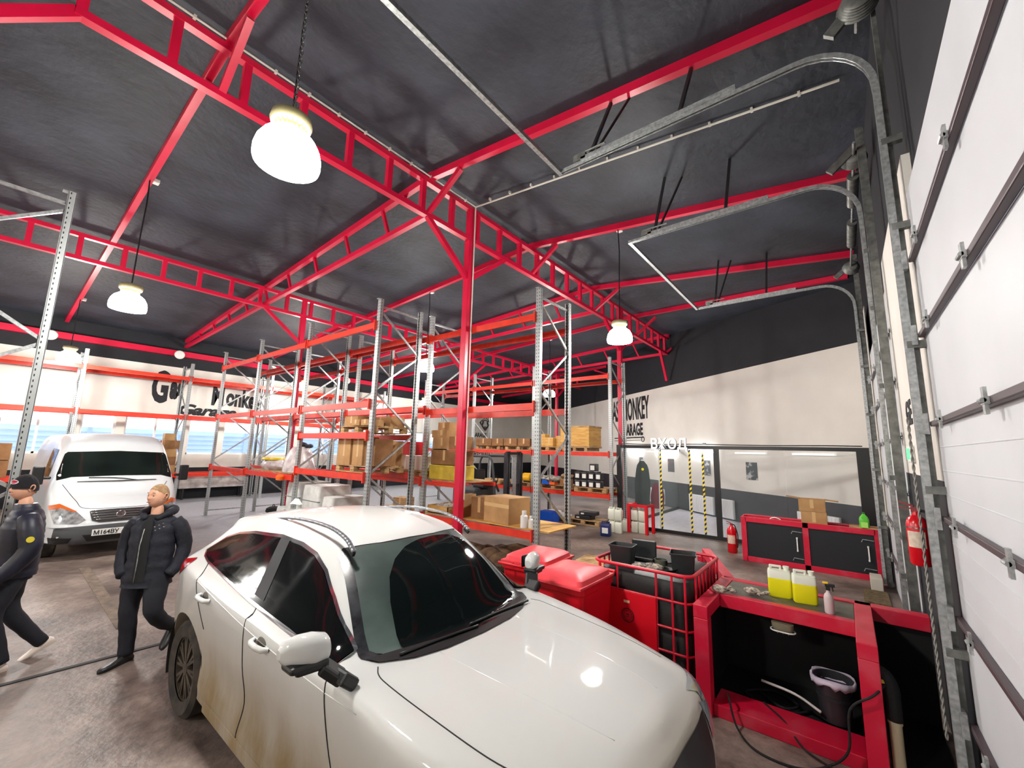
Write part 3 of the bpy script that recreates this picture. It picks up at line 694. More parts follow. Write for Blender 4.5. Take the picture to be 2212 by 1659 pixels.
        for k, (v, zc, hh, xx, th) in enumerate([(.965, 1.20, .03, -2.13, .05), (.98, 1.21, .06, -2.13, .075), (1.04, 1.215, .072, -2.14, .085), (1.10, 1.215, .07, -2.16, .08), (1.15, 1.21, .055, -2.19, .06), (1.17, 1.205, .02, -2.20, .03)]):
            sec.append([(xx-X0-(.16 if sd > 0 else 0)+th*.9*math.cos(a)*(1 if math.cos(a) > 0 else .6), sd*v, zc+hh*math.copysign(abs(math.sin(a))**.7, math.sin(a))) for a in [2*PI*j/20 for j in range(20)]])
        mroot.grid(sec, closed=True); mroot.add(sec[0], [tuple(range(20))]); mroot.add(sec[-1], [tuple(range(20))])
        mo = mroot.obj('door_mirror', CARP, root, smooth=60)
        MB().lathe([(0, sd*1.172), (.0, sd*1.172)], (0, 0, 0), 3, 'y')
        g = MB(); g.cbox((-2.20-X0-(.16 if sd > 0 else 0), sd*1.06, 1.21), (.02, .17, .10)); g.obj('mirror_glass', TINT, mo, bevel=.01)
        g = MB(); q_ = .14 if sd > 0 else 0; g.box((-2.20-X0-q_, sd*1.0, 1.135), (-2.085-X0-q_, sd*1.155, 1.172))
        g.obj('lower_cover', BLACK, mo, bevel=.015)
        g = MB(); g.bar((-2.15-X0-q_, sd*1.12, 1.142), (-2.13-X0-q_, sd*.965, 1.142), .12, .05); g.bar((-2.12-X0-q_, sd*.99, 1.125), (-2.06-X0-q_, sd*.905, 1.05), .11, .055); g.bar((-2.05-X0-q_, sd*.925, 1.03), (-2.05-X0-q_, sd*.885, 1.08), .13, .1)
        g.obj('mirror_arm', BLACK, mo, bevel=.015)
        # handles
        for hx, hz in ((-4.02, 1.0), (-2.95, .965)):
            hit, nrm, _, _ = bvh.ray_cast(Vector(my(hx, hz)), Vector(dy))
            if hit is None: continue
            g = MB(); P = [hit+Vector((u, sd*w, 0)) for u, w in ((.11, .0), (.085, .032), (.02, .042), (-.05, .04), (-.085, .03), (-.11, 0))]
            g.tube(P, [.014, .018, .018, .018, .017, .014], 10); ho = g.obj('door_handle', CARP, root, smooth=60)
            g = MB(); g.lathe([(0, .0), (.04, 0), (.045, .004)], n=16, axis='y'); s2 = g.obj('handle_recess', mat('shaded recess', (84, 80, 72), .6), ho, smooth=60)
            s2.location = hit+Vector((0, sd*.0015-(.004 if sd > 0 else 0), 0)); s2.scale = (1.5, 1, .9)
        # rear lamp
        patch(bvh, [(-4.88,1.13),(-4.66,1.17),(-4.68,1.10),(-4.86,1.0),(-4.93,1.02)], my, dy, .006, 4).obj('rear_lamp', LENS, root, smooth=60)
        # sill
        q = MB(); q.bar((-3.86-X0, sd*.90, .29), (-2.0-X0, sd*.90, .27), .03, .09); q.obj('side_sill', CARP, root, bevel=.01)
        # head lamp
        patch(bvh, [(-.99,.87),(-.80,.90),(-.74,.84),(-.78,.78),(-.9,.80)], my, dy, .006, 4).obj('head_lamp', mat('clear lamp lens', (150, 156, 160), .1, .3), root, smooth=60)
    mz = lambda x, y: (x-X0, y, 2.6); dz = (0, 0, -1)
    ws = [(-1.93,0),(-1.95,.3),(-2.0,.5),(-2.09,.68),(-2.17,.735),(-2.26,.715),(-2.6,.61),(-2.77,.57),(-2.79,.53),(-2.74,.25),(-2.725,0)]
    ws = ws+[(x, -y) for x, y in ws[-2:0:-1]]
    wo = patch(bvh, ws, mz, dz, .003, 14).obj('windscreen', FRIT, root, smooth=180)
    sc = lambda k, o=0: [(-2.40+(x+2.40)*k-o, y*k) for x, y in ws]
    patch(bvh, sc(.90, .015), mz, dz, .006, 14).obj('road_film', FILM, wo, smooth=180)
    # swept, clean areas left by the two wipers
    sw = []
    cx, cy, r = -2.1, .12, .66
    for k in range(15):
        a = math.radians(8+k*11.2); sw.append((cx-.04-math.sin(a)*r*.88 if 0 else cx-.02-.62*math.sin(a)**.8*1.0, cy-.66*math.cos(a)-.0))
    sw = [(-2.06,-.50),(-2.2,-.485),(-2.34,-.44),(-2.46,-.37),(-2.56,-.26),(-2.635,-.12),(-2.68,.06),(-2.70,.2),(-2.70,.36),(-2.64,.48),(-2.45,.56),(-2.3,.6),(-2.2,.63),(-2.08,.5),(-2.02,.3),(-2.0,.1),(-2.01,-.2)]
    patch(bvh, sw, mz, dz, .009, 12).obj('swept_glass', WSG, wo, smooth=180)
    for a, c in (((-2.0,.02), (-2.06,-.56)), ((-2.03,.62), (-2.05,.0))):
        line_on(bvh, [a, ((a[0]+c[0])/2-.01, (a[1]+c[1])/2), c], mz, dz, .009, .018).obj('wiper', BLACK, root, smooth=180)
    cw = [(-1.925,0),(-1.945,.3),(-1.995,.5),(-2.085,.68),(-2.15,.72),(-2.13,.67),(-2.07,.5),(-2.02,.3),(-1.99,0)]
    patch(bvh, cw+[(x, -y) for x, y in cw[-2:0:-1]], mz, dz, .008, 1).obj('cowl', BLACK, root, smooth=180)
    # fin antenna
    q = MB(); q.grid([[(x, y*k, z) for x, y, z in [(-3.93-0,0,1.57),(-3.94,.03,1.575),(-4.02,.035,1.575),(-4.1,.03,1.565),(-4.14,0,1.56),(-4.1,-.03,1.565),(-4.02,-.035,1.575),(-3.94,-.03,1.575)]] if k == 1 else
                      [(-4.02+(x+4.04)*.35*k, y*.25, 1.575+.055) for x, y, z in [(-3.93,0,0),(-3.94,.03,0),(-4.02,.035,0),(-4.1,.03,0),(-4.14,0,0),(-4.1,-.03,0),(-4.02,-.035,0),(-3.94,-.03,0)]] for k in (1, .9)], closed=True)
    q.obj('fin_antenna', CARP, root, smooth=60, fix=True).location.x = .0
    # grille and number plate at the nose
    mx = lambda y, z: (1.5, y, z)
    patch(bvh, [(-.42,.84),(0,.86),(.42,.84),(.36,.56),(0,.5),(-.36,.56)], mx, (-1, 0, 0), .006, 6).obj('grille', BLACK, root, smooth=60)
    patch(bvh, [(-.62,.8),(-.44,.86),(-.44,.70),(-.60,.72)], mx, (-1, 0, 0), .007, 3).obj('head_lamp', mat('clear lamp lens', (150, 156, 160), .1, .3), root, smooth=60)
    patch(bvh, [(.62,.8),(.44,.86),(.44,.70),(.60,.72)], mx, (-1, 0, 0), .007, 3).obj('head_lamp', mat('clear lamp lens', (150, 156, 160), .1, .3), root, smooth=60)
    return root
build_car()

def build_van():
    X0 = -11.15; root = thing('van', 'white panel van parked nose-on behind the two people', 'van', (X0, 1.9, 0))
    VP = mat('white van paint', (212, 218, 222), .35, col2=(206, 208, 206), scale=1.5, mix=.3, coat=.3)
    S = []
    def R_(s, ds, v, w): S.append([(s+a, b, c) for a, b, c in zip(ds, v, w)])
    #        bot c bot  bump  bumptop nose  hoodside belt  wsmid top1 roof
    R_(.0,  [.1,.06,.0,.0,.06,.16,.30,.4,.45,.5], [0]*10, [.28,.3,.4,.58,.78,.93,1.02,1.08,1.10,1.11])
    R_(.01, [.1,.06,.0,.0,.06,.16,.30,.4,.46,.5], [0,.45,.5,.52,.5,.5,.48,.42,.25,0], [.28,.3,.4,.58,.78,.93,1.02,1.08,1.11,1.12])
    R_(.12, [.05,.03,.0,.0,.06,.16,.32,.44,.5,.54], [0,.72,.80,.82,.80,.78,.74,.62,.36,0], [.28,.3,.4,.58,.78,.94,1.05,1.13,1.16,1.17])
    R_(.4, [0,0,0,0,.02,.1,.22,.3,.33,.35], [0,.85,.93,.95,.94,.92,.88,.74,.42,0], [.28,.3,.4,.6,.8,.98,1.15,1.26,1.30,1.31])
    R_(.75, [0,0,0,0,0,.02,.06,.05,.03,.02], [0,.88,.97,.98,.98,.97,.93,.82,.5,0], [.28,.3,.4,.62,.82,1.05,1.28,1.38,1.42,1.42])
    R_(1.0, [0,0,0,0,0,.0,.03,.0,-.03,-.04], [0,.88,.97,.98,.98,.98,.94,.83,.5,0], [.28,.3,.4,.62,.82,1.1,1.4,1.62,1.66,1.66])
    R_(1.25, [0,0,0,0,0,.0,.03,.02,.0,-.02], [0,.88,.97,.98,.98,.98,.94,.80,.5,0], [.28,.3,.4,.62,.82,1.1,1.5,1.95,2.02,2.02])
    R_(1.5, [0,0,0,0,0,.0,.0,.0,.0,-.02], [0,.88,.97,.98,.98,.98,.94,.80,.5,0], [.28,.3,.4,.62,.82,1.1,1.5,2.1,2.2,2.22])
    R_(2.1, [0]*10, [0,.88,.97,.98,.98,.98,.95,.82,.5,0], [.28,.3,.4,.62,.82,1.1,1.5,2.2,2.32,2.34])
    R_(3.6, [0]*10, [0,.88,.97,.98,.98,.98,.95,.82,.5,0], [.28,.3,.4,.62,.82,1.1,1.5,2.2,2.32,2.34])
    R_(5.0, [0]*10, [0,.88,.97,.98,.98,.98,.95,.82,.5,0], [.28,.3,.4,.62,.82,1.1,1.5,2.18,2.3,2.32])
    R_(5.1, [0]*10, [0]*10, [.28,.3,.4,.62,.82,1.1,1.5,2.1,2.2,2.25])
    rows = body_mesh(body_rows(S, 5, 4)); bvh = bvh_of(rows)
    MB().grid(rows).obj('body', VP, root, smooth=40)
    mx = lambda y, z: (2.0, y, z); dx = (-1, 0, 0)
    patch(bvh, [(-.98,.34),(-.96,.60),(-.6,.615),(0,.62),(.6,.615),(.96,.60),(.98,.34),(.5,.29),(-.5,.29)], mx, dx, .012, 8).obj('bumper', mat('grey bumper plastic', (74, 76, 80), .6), root, smooth=60)
    patch(bvh, [(-.5,.46),(.5,.46),(.42,.34),(-.42,.34)], mx, dx, .016, 3).obj('lower_intake', BLACK, root)
    for s in (-1, 1):
        patch(bvh, [(s*.62,.42),(s*.9,.44),(s*.88,.33),(s*.66,.34)], mx, dx, .016, 3).obj('fog_light_recess', BLACK, root)
        patch(bvh, [(s*.93,.92),(s*.80,.95),(s*.6,.86),(s*.48,.72),(s*.58,.66),(s*.86,.68)], mx, dx, .01, 5).obj('head_lamp', mat('clear lamp with facets', (190, 194, 196), .15, .4, col2=(120, 124, 128), scale=14, mix=.5), root, smooth=60)
        patch(bvh, [(s*.94,.97),(s*.82,1.0),(s*.60,.87),(s*.63,.86),(s*.82,.94),(s*.93,.90)], mx, dx, .014, 2).obj('turn_signal', mat('amber lens', (196, 96, 40), .2), root, smooth=60)
    patch(bvh, [(-.88,1.40),(-.80,1.46),(0,1.475),(.80,1.46),(.88,1.40),(.885,1.5),(.80,1.9),(.76,1.94),(0,1.97),(-.76,1.94),(-.80,1.9),(-.885,1.5)], mx, dx, .008, 10).obj('windscreen', mat('dark van windscreen', (14, 20, 18), .08, col2=(34, 44, 40), scale=1.3, mix=.3), root, smooth=60)
    g = patch(bvh, [(-.44,.86),(0,.88),(.44,.86),(.40,.70),(.3,.66),(-.3,.66),(-.40,.70)], mx, dx, .012, 4).obj('grille', BLACK, root, smooth=60)
    for z, wv in ((.865, .43), (.83, .42), (.79, .4), (.75, .38), (.71, .34)):
        pts = [(-wv, z), (-.12, z+.004), (.12, z+.004), (wv, z)]
        line_on(bvh, pts, mx, dx, .009, .018, 4).obj('grille_bar', CHROME, g, smooth=180)
    h, _, _, _ = bvh.ray_cast(Vector((2, 0, .79)), Vector(dx))
    e = MB(); e.lathe([(.06, .0), (.07, .012), (.058, .02), (.05, .012)], (0, 0, 0), 20, 'x'); e.bar((.012, -.03, .035), (.012, .0, -.02), .012, .01); e.bar((.012, .03, .035), (.012, .0, -.02), .012, .01); e.bar((.012, -.04, -.01), (.012, .04, -.01), .012, .01)
    e.obj('emblem', CHROME, g, smooth=40, loc=h+Vector((.02, 0, 0)))
    h, _, _, _ = bvh.ray_cast(Vector((2, -.0, .5)), Vector(dx)); y0 = -.26
    p = MB().box((h.x+.02, -.26-.12, .43), (h.x+.03, .26-.12, .545)).obj('number_plate', WHITEP, root, bevel=.004)
    text_mesh('plate_lettering', 'М164ВУ', .105, mat('black lettering', (18, 18, 20), .6), (h.x+.032, -.24-.12, .45), (PI/2, 0, PI/2), .001, .002, parent=root, sx=.92)
    patch(bvh, [(.6,1.38),(-.6,1.38),(-.62,1.365),(.62,1.365)], mx, dx, .014, 1).obj('cowl', BLACK, root)
    line_on(bvh, [(.3,1.37),(.0,1.42),(-.45,1.44)], mx, dx, .008, .02).obj('wiper', BLACK, root)
    line_on(bvh, [(-.80,1.33),(-.62,1.05),(-.5,.92),(0,.90),(.5,.92),(.62,1.05),(.80,1.33)], mx, dx, .005, .0).obj('hood_gap', GAP, root)
    for s in (-1, 1):
        m_ = MB(); m_.cbox((-.95, s*1.13, 1.5), (.1, .16, .34)); m_.bar((-.95, s*.95, 1.45), (-.95, s*1.1, 1.45), .04, .05); m_.obj('door_mirror', BLACK, root, bevel=.03)
        for sx in (.85, 4.1): wheel(root, (-sx, s*.86, .35), s, .35, .22)
    patch(bvh, [(-1.45,1.42),(-1.6,1.98),(-2.3,2.0),(-2.35,1.42)], lambda x, z: (x, -1.6, z), (0, 1, 0), .008, 3).obj('side_window', TINT, root)
    patch(bvh, [(-1.45,1.42),(-1.6,1.98),(-2.3,2.0),(-2.35,1.42)], lambda x, z: (x, 1.6, z), (0, -1, 0), .008, 3).obj('side_window', TINT, root)
    return root
build_van()
# ================================================================ liquid tote, bins, pit frame
RP = mat('bright red plastic', (222, 14, 36), .4, col2=(206, 10, 30), scale=3, mix=.4)
REDM = mat('scuffed red steel', (202, 18, 54), .4, col2=(206, 70, 88), scale=5, mix=.35, contrast=(.5, .7), bump=.1, bscale=15)
TANK = mat('dusty black plastic tank', (24, 26, 28), .5, col2=(44, 44, 42), scale=4, mix=.4, bump=.1)
RAG = mat('dirty white knit fabric', (206, 196, 180), .9, col2=(90, 76, 66), scale=26, mix=.5, bump=.4, bscale=60)
def rounded(w, d, r, n=6):
    P = []
    for cx, cy, a0 in ((w/2-r, d/2-r, 0), (-w/2+r, d/2-r, PI/2), (-w/2+r, -d/2+r, PI), (w/2-r, -d/2+r, 1.5*PI)):
        for k in range(n+1): a = a0+PI/2*k/n; P.append((cx+r*math.cos(a), cy+r*math.sin(a)))
    return P
def build_tote():
    x0, y0 = -1.715, 4.80; t = thing('liquid_tote', 'black liquid tote in a red tube cage beside the red pit frame', 'container', (x0, y0, 0))
    w, d = .96, 1.02
    b = MB(); rows = []
    for z, k in ((.16, .93), (.18, .97), (.25, .985), (.5, .985), (.52, .97), (.54, .985), (.78, .985), (.8, .97), (.82, .985), (.93, .98), (.985, .95), (1.0, .88), (1.0, .5)):
        rows.append([(x*k, y*k, z) for x, y in rounded(w, d, .14)])
    b.grid(rows, True); b.add(rows[0], [tuple(range(len(rows[0])))]); b.add(rows[-1], [tuple(range(len(rows[0])))])
    b.obj('tank', TANK, t, smooth=50)
    MB().lathe([(.11, 1.0), (.11, 1.03), (.0, 1.035)], (.05, .1, 0), 24).obj('tank_cap', TANK, t, smooth=40)
    b = MB(); P = rounded(1.0, 1.08, .1)
    for z, r in ((1.06, .017), (.82, .012), (.58, .012), (.37, .012), (.18, .012)): b.tube([(x, y, z) for x, y in P], r, 8, True)
    for x in (-.42, -.23, .17, .32, .44):
        for y in (-.54, .54): b.tube([(x, y, .12), (x, y, 1.06)], .011, 6)
    for y in (-.4, -.28, -.16, -.04, .08, .2, .32, .44):
        for x in (-.5, .5): b.tube([(x, y, .12), (x, y, 1.06)], .011, 6)
    b.obj('cage', mat('red cage tube', (206, 22, 48), .35), t, smooth=60)
    b = MB(); b.box((-.5, -.54, .0), (.5, .54, .03)); b.box((-.5, -.54, .10), (.5, .54, .13))
    for x in (-.42, 0, .42):
        for y in (-.46, 0, .46): b.cbox((x, y, .065), (.14, .14, .08))
    b.obj('base_pallet', REDM, t, bevel=.006)
    p = MB().box((-.41, -.562, .16), (.17, -.552, .82)).obj('sign_panel', RP, t, bevel=.003)
    EM = mat('dark red print', (96, 10, 20), .5); b = MB(); cx, cz = -.115, .6
    for r0, r1 in ((.052, .062), (.034, .038)):
        b.lathe([(r0, -.566), (r1, -.566), (r1, -.565), (r0, -.565)], (cx, 0, cz), 28, 'y') if 0 else None
        pts = [(cx+r1*math.cos(a), -.565, cz+r1*math.sin(a)) for a in [2*PI*k/28 for k in range(28)]]; b.tube(pts, (r1-r0)/2, 5, True)
    for k in range(14): a = 2*PI*k/14; b.cbox((cx+.048*math.cos(a), -.565, cz+.048*math.sin(a)), (.007, .004, .007))
    b.bar((cx-.02, -.565, cz-.012), (cx+.02, -.565, cz-.012), .004, .006); b.bar((cx-.015, -.565, cz+.008), (cx+.015, -.565, cz+.008), .004, .018)
    b.obj('round_emblem', EM, p)
    MB().box((-.155, -.566, .715), (-.095, -.562, .738)).obj('sticker', mat('cream sticker', (232, 214, 170), .6), p)
    return t
build_tote()
DKTUB = mat('black ribbed tub plastic', (30, 34, 36), .42)
def tub(x, y, z, w, d, h, rz, label):
    t = thing('open_tub', label, 'tub', (x, y, z), rz); b = MB(); rows = []
    for k, zz in ((.86, 0), (.98, h*.9), (1.06, h*.91), (1.07, h), (1.0, h), (.97, h*.9), (.85, .012), (.3, .012)):
        rows.append([(px*k, py*k, zz) for px, py in rounded(w, d, .025, 3)])
    b.grid(rows, True); n = len(rows[0]); b.add(rows[0], [tuple(range(n))]); b.add(rows[-1], [tuple(range(n))])
    b.obj('tub_shell', DKTUB, t, smooth=40); return t
tub(-2.03, 4.60, 1.0, .25, .21, .19, .1, 'black open tub on the left of the tote top')
tub(-1.42, 4.72, 1.0, .24, .22, .18, .25, 'black open tub on the right of the tote top')
t = thing('equipment_case', 'black open case standing on end at the back of the tote top', 'case', (-1.92, 4.93, 1.0), .12)
MB().box((-.14, .0, 0), (.14, .025, .20)).obj('lid', DKTUB, t, bevel=.012); MB().box((-.14, -.16, 0), (.14, .0, .04)).obj('case_base', DKTUB, t, bevel=.01)
t = thing('oil_pan', 'flat black pan with a grey ring on the tote top', 'pan', (-1.60, 4.62, 1.0))
MB().lathe([(.0, .004), (.12, .004), (.15, .03), (.155, .03), (.13, 0), (0, 0)], n=28).obj('pan', BLACK, t, smooth=40)
MB().lathe([(.058, .03), (.062, .08), (.066, .08), (.066, .03)], (-.04, .07, 0), 24).obj('filter_ring', mat('olive metal ring', (96, 98, 84), .4, .5), t, smooth=40)
def glove(name, label, x, y, z, rz, n=5, s=1):
    t = thing(name, label, 'gloves', (x, y, z), rz); rnd = random.Random(int(abs(x*1000)))
    b = MB(); rows = []
    for i in range(9):
        u = i/8; row = []
        for j in range(12):
            a = 2*PI*j/12; r = (.055*math.sin(PI*min(1, u*.9+.12))+.006)*s; row.append(((u-.5)*.16*s, r*math.cos(a)*(1+.2*rnd.random()), .018+max(-.016, r*.42*math.sin(a)*(1+.5*rnd.random()))))
        rows.append(row)
    b.grid(rows, True); b.add(rows[0], [tuple(range(12))]); b.add(rows[-1], [tuple(range(12))]); b.obj('palm', RAG, t, smooth=180)
    for k in range(n):
        a = (k-2)*.33; p = Vector((.07*s, (k-2)*.022*s, .015)); q = p+Vector((.05*math.cos(a), .05*math.sin(a), .012*rnd.random()))*s
        MB().tube([p, (p+q)/2+Vector((0, 0, .008)), q, q+Vector((.004, 0, -.004))], [.012*s, .011*s, .009*s, .004*s], 8).obj('glove_finger', RAG, t, smooth=180)
    return t
glove('work_glove', 'dirty white work glove on the tote top, left one', -1.80, 4.50, 1.0, .4)
glove('work_glove', 'dirty white work glove lying in the flat black pan', -1.64, 4.55, 1.01, 2.2)
glove('work_glove', 'dirty work glove at the left corner of the red pit frame', -1.05, 4.66, .895, .5)
glove('work_glove', 'dirty work glove on the worktop left of the yellow canisters', -.80, 4.80, .895, -.4)
def wheelie_bin(x, y, rz, label, grey):
    t = thing('wheeled_bin', label, 'bin', (x, y, 0), rz); w, d = .56, .66
    b = MB(); rows = []
    for z, kw, kd in ((.08, .80, .72), (.12, .82, .74), (.90, .97, .95), (.91, 1.02, 1.0), (.965, 1.03, 1.01), (.97, .96, .95), (.9, .93, .9), (.14, .78, .7)):
        rows.append([(px*kw, py*kd, z) for px, py in rounded(w, d, .05, 4)])
    b.grid(rows, True); n = len(rows[0]); b.add(rows[0], [tuple(range(n))]); b.add(rows[-1], [tuple(range(n))]); b.obj('bin_body', RP, t, smooth=40)
    b = MB(); b.box((-.285, -.37, .97), (.285, .33, .99))
    rows = []
    for k, z in ((1, .99), (.96, 1.03), (.80, 1.055), (.3, 1.065)): rows.append([(px*k, py*k-.02, z) for px, py in rounded(.54, .64, .06, 4)])
    b.grid(rows, True); b.add(rows[-1], [tuple(range(len(rows[-1])))]); b.obj('lid', mat('lighter red lid plastic', (238, 74, 84), .45), t, smooth=40)  # lid red set lighter than the bin body
    b = MB(); b.tube([(-.25, .36, .96), (-.25, .42, .98), (.25, .42, .98), (.25, .36, .96)], .016, 8)
    for k in (-.12, .12): b.bar((k, .33, .97), (k, .42, .98), .02, .02)
    b.obj('handle', RP, t, smooth=60)
    for s in (-1, 1): MB().lathe([(.0, -.02), (.1, -.02), (.1, .02), (0, .02)], (s*.26, .28, .1), 20, 'x').obj('wheel', BLACK, t)
    MB().bar((-.27, .28, .1), (.27, .28, .1), .02, .02).obj('axle', BLACK, t)
    if grey:
        pts = [(.0+.15*math.cos(a)*(1+.12*math.sin(3*a)), .62+.15*math.sin(a)) for a in [2*PI*k/24 for k in range(24)]]
        MB().prism(pts, -.3255, -.322, 'xz').obj('sprayed_patch', mat('grey sprayed patch', (176, 170, 170), .6, col2=(222, 60, 70), scale=7, mix=.4), t)
    return t
wheelie_bin(-2.86, 4.14, PI+.08, 'red wheeled bin with lighter lid, the left one', False)
wheelie_bin(-2.225, 3.85, .0, 'red wheeled bin next to the tote, grey sprayed patch on its front', True)

def build_pit():
    t = thing('pit_frame', 'heavy red steel frame with black hollow in front of the door pier', 'frame', (-1.12, 4.2, 0))
    o = Vector((-1.12, 4.2, 0))
    def B(nm, a, b_, m=REDM, bev=.006): return MB().box(Vector(a)-o, Vector(b_)-o).obj(nm, m, t, bevel=bev)
    B('post', (-1.18, 4.15, 0), (-1.06, 4.27, .77)); B('post', (-.05, 4.15, 0), (.07, 4.27, .77))
    B('top_arm', (-1.18, 4.15, .77), (-1.06, 5.2, .88)); B('top_arm', (-.05, 4.15, .77), (.07, 5.3, .88))
    B('inner_rail', (-1.06, 4.62, .76), (-.05, 4.70, .878)); B('bottom_rail', (-1.06, 4.2, 0), (-.05, 4.5, .10))
    B('back_rail', (-1.18, 5.2, .77), (.07, 5.30, .88)); B('side_rail', (.07, 5.18, .76), (.45, 5.30, .88))
    MB().bar(Vector((-1.10, 5.27, .83))-o, Vector((-1.66, 6.6, .83))-o, .11, .1).obj('diagonal_rail', REDM, t, bevel=.006)
    MB().box(Vector((-1.76, 6.5, 0))-o, Vector((-1.66, 6.6, .78))-o).obj('post', REDM, t)
    B('worktop', (-1.06, 4.70, .84), (-.05, 5.2, .872), mat('worn grey green worktop', (104, 102, 88), .5, col2=(70, 66, 56), scale=6, mix=.5))
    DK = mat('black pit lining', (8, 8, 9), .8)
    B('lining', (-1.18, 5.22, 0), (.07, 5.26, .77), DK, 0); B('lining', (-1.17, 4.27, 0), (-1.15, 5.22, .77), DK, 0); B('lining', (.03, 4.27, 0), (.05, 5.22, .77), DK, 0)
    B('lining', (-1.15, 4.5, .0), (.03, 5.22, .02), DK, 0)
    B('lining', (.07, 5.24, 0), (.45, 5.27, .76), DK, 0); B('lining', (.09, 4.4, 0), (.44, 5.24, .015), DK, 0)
    return t
build_pit()
SPL = mat('spilled paint', (228, 206, 212), .5)
t = thing('bulkhead_lamp', 'oval caged bulkhead lamp under the pit frame rail', 'lamp', (-.56, 4.64, .68))
b = MB(); rows = []
for k, z in ((1, .06), (.98, .02), (.8, -.01), (.4, -.025)): rows.append([(px*k, py*k, z) for px, py in rounded(.17, .09, .044, 5)])
b.grid(rows, True); b.add(rows[-1], [tuple(range(len(rows[-1])))]); b.add(rows[0], [tuple(range(len(rows[0])))]); b.obj('glass', mat('dull lamp glass', (122, 116, 96), .3), t, smooth=50)
b = MB(); b.tube([(x, y, -.005) for x, y in rounded(.185, .1, .048, 5)], .006, 6, True)
for x in (-.04, 0, .04): b.tube([(x, -.05, -.005), (x, 0, -.032), (x, .05, -.005)], .004, 6)
b.obj('cage', WHITEP, t)
YEL = mat('bright yellow fluid', (238, 232, 30), .25); NAT = mat('natural white canister plastic', (226, 230, 214), .4)
def canister(x, y, z, rz, label, lvl, m=YEL, w=.19, d=.13, h=.27, top=NAT):
    t = thing('canister', label, 'canister', (x, y, z), rz); b = MB(); rows = []
    for zz, k in ((0, .9), (.012, 1), (lvl, 1)): rows.append([(px*k, py*k, zz) for px, py in rounded(w, d, .025, 4)])
    b.grid(rows, True); b.add(rows[0], [tuple(range(len(rows[0])))]); b.add(rows[-1], [tuple(range(len(rows[0])))]); b.obj('filled_part', m, t, smooth=40)
    b = MB(); rows = []
    for zz, k, q in ((lvl, 1, 1), (h*.8, 1, 1), (h*.88, .95, .85), (h*.9, .9, .5)): rows.append([(px*k, py*q, zz) for px, py in rounded(w, d, .025, 4)])
    b.grid(rows, True); b.add(rows[-1], [tuple(range(len(rows[0])))]); b.obj('upper_shell', top, t, smooth=40)
    b = MB(); b.box((-w*.42, -.018, h*.86), (-w*.3, .018, h)); b.box((-w*.42, -.018, h*.97), (w*.12, .018, h*1.04)); b.box((w*.02, -.018, h*.86), (w*.12, .018, h)); b.obj('grip', top, t, bevel=.008)
    MB().lathe([(.022, h*.88), (.022, h*.97), (.026, h*.97), (.026, h*1.04), (0, h*1.04)], (w*.32, 0, 0), 16).obj('cap', top, t, smooth=40)
    return t
canister(-.60, 4.97, .873, .12, 'yellow fluid canister on the pit frame worktop, left of the pair', .17)
canister(-.40, 4.93, .873, .18, 'yellow fluid canister on the pit frame worktop, right of the pair', .165)
t = thing('spray_bottle', 'small clear spray bottle with a yellow and black nozzle on the worktop', 'bottle', (-.215, 4.75, .873))
MB().lathe([(.034, 0), (.036, .01), (.036, .12), (.03, .15), (.014, .17), (.014, .185), (0, .185)], n=20).obj('bottle', mat('pinkish clear plastic', (200, 184, 184), .3), t, smooth=40)
b = MB(); b.cbox((0, 0, .20), (.03, .03, .03)); b.bar((-.02, 0, .225), (.05, 0, .23), .022, .026); b.bar((.03, 0, .22), (.035, 0, .18), .012, .008); b.obj('nozzle', BLACK, t, bevel=.004)
MB().cbox((-.015, 0, .245), (.04, .024, .015)).obj('trigger_cap', mat('yellow cap', (240, 200, 30), .4), t, bevel=.004)
t = thing('bucket', 'dark grey bucket with a pale liner inside the red pit frame', 'bucket', (-.23, 4.62, .1))
MB().lathe([(.0, 0), (.105, 0), (.115, .17), (.122, .17), (.122, .19), (.115, .19), (.135, .30), (.142, .30), (.142, .315), (.128, .315), (.10, .02), (0, .02)], n=30).obj('pail', mat('dark grey bucket plastic', (44, 46, 50), .35), t, smooth=40)
b = MB(); rows = []; rnd = random.Random(3)
for r, z in ((.12, .25), (.137, .325), (.150, .322), (.150, .295), (.143, .28)): rows.append([(r*math.cos(a)*(1+.06*rnd.random()), r*math.sin(a), z+.008*math.sin(3*a)-(0 if r < .149 else .05*rnd.random())) for a in [2*PI*k/30 for k in range(30)]])
b.grid(rows, True).obj('bag_liner', mat('pale lilac bag plastic', (206, 196, 214), .4), t, smooth=180)
tag(MB().tube(catmull([(-.98, 4.40, .115), (-.93, 4.18, .2), (-.86, 4.10, .03), (-.7, 3.93, .012), (-.45, 3.92, .012), (-.28, 4.08, .012), (-.15, 4.13, .14), (-.12, 4.12, .42), (.02, 4.12, .56), (.1, 4.24, .62)], 8), .008, 8).obj('cable', RUBBER, smooth=180), 'black cable looping from the pit frame over the floor to the wrapped pipe', 'cable')
tag(MB().tube(catmull([(-.72, 4.48, .11), (-.55, 4.3, .1), (-.42, 4.14, .04), (-.2, 4.05, .012), (.1, 3.8, .012), (.2, 3.4, .012)], 8), .007, 8).obj('cable', RUBBER, smooth=180), 'thin black cable hanging over the bottom rail of the pit frame', 'cable')
tag(MB().tube(catmull([(-.75, 4.62, .22), (-.5, 4.6, .2), (-.32, 4.5, .17)], 6), .011, 8).obj('hose', mat('white hose', (210, 210, 206), .4), smooth=180), 'white hose piece on the floor of the pit frame beside the bucket', 'hose')
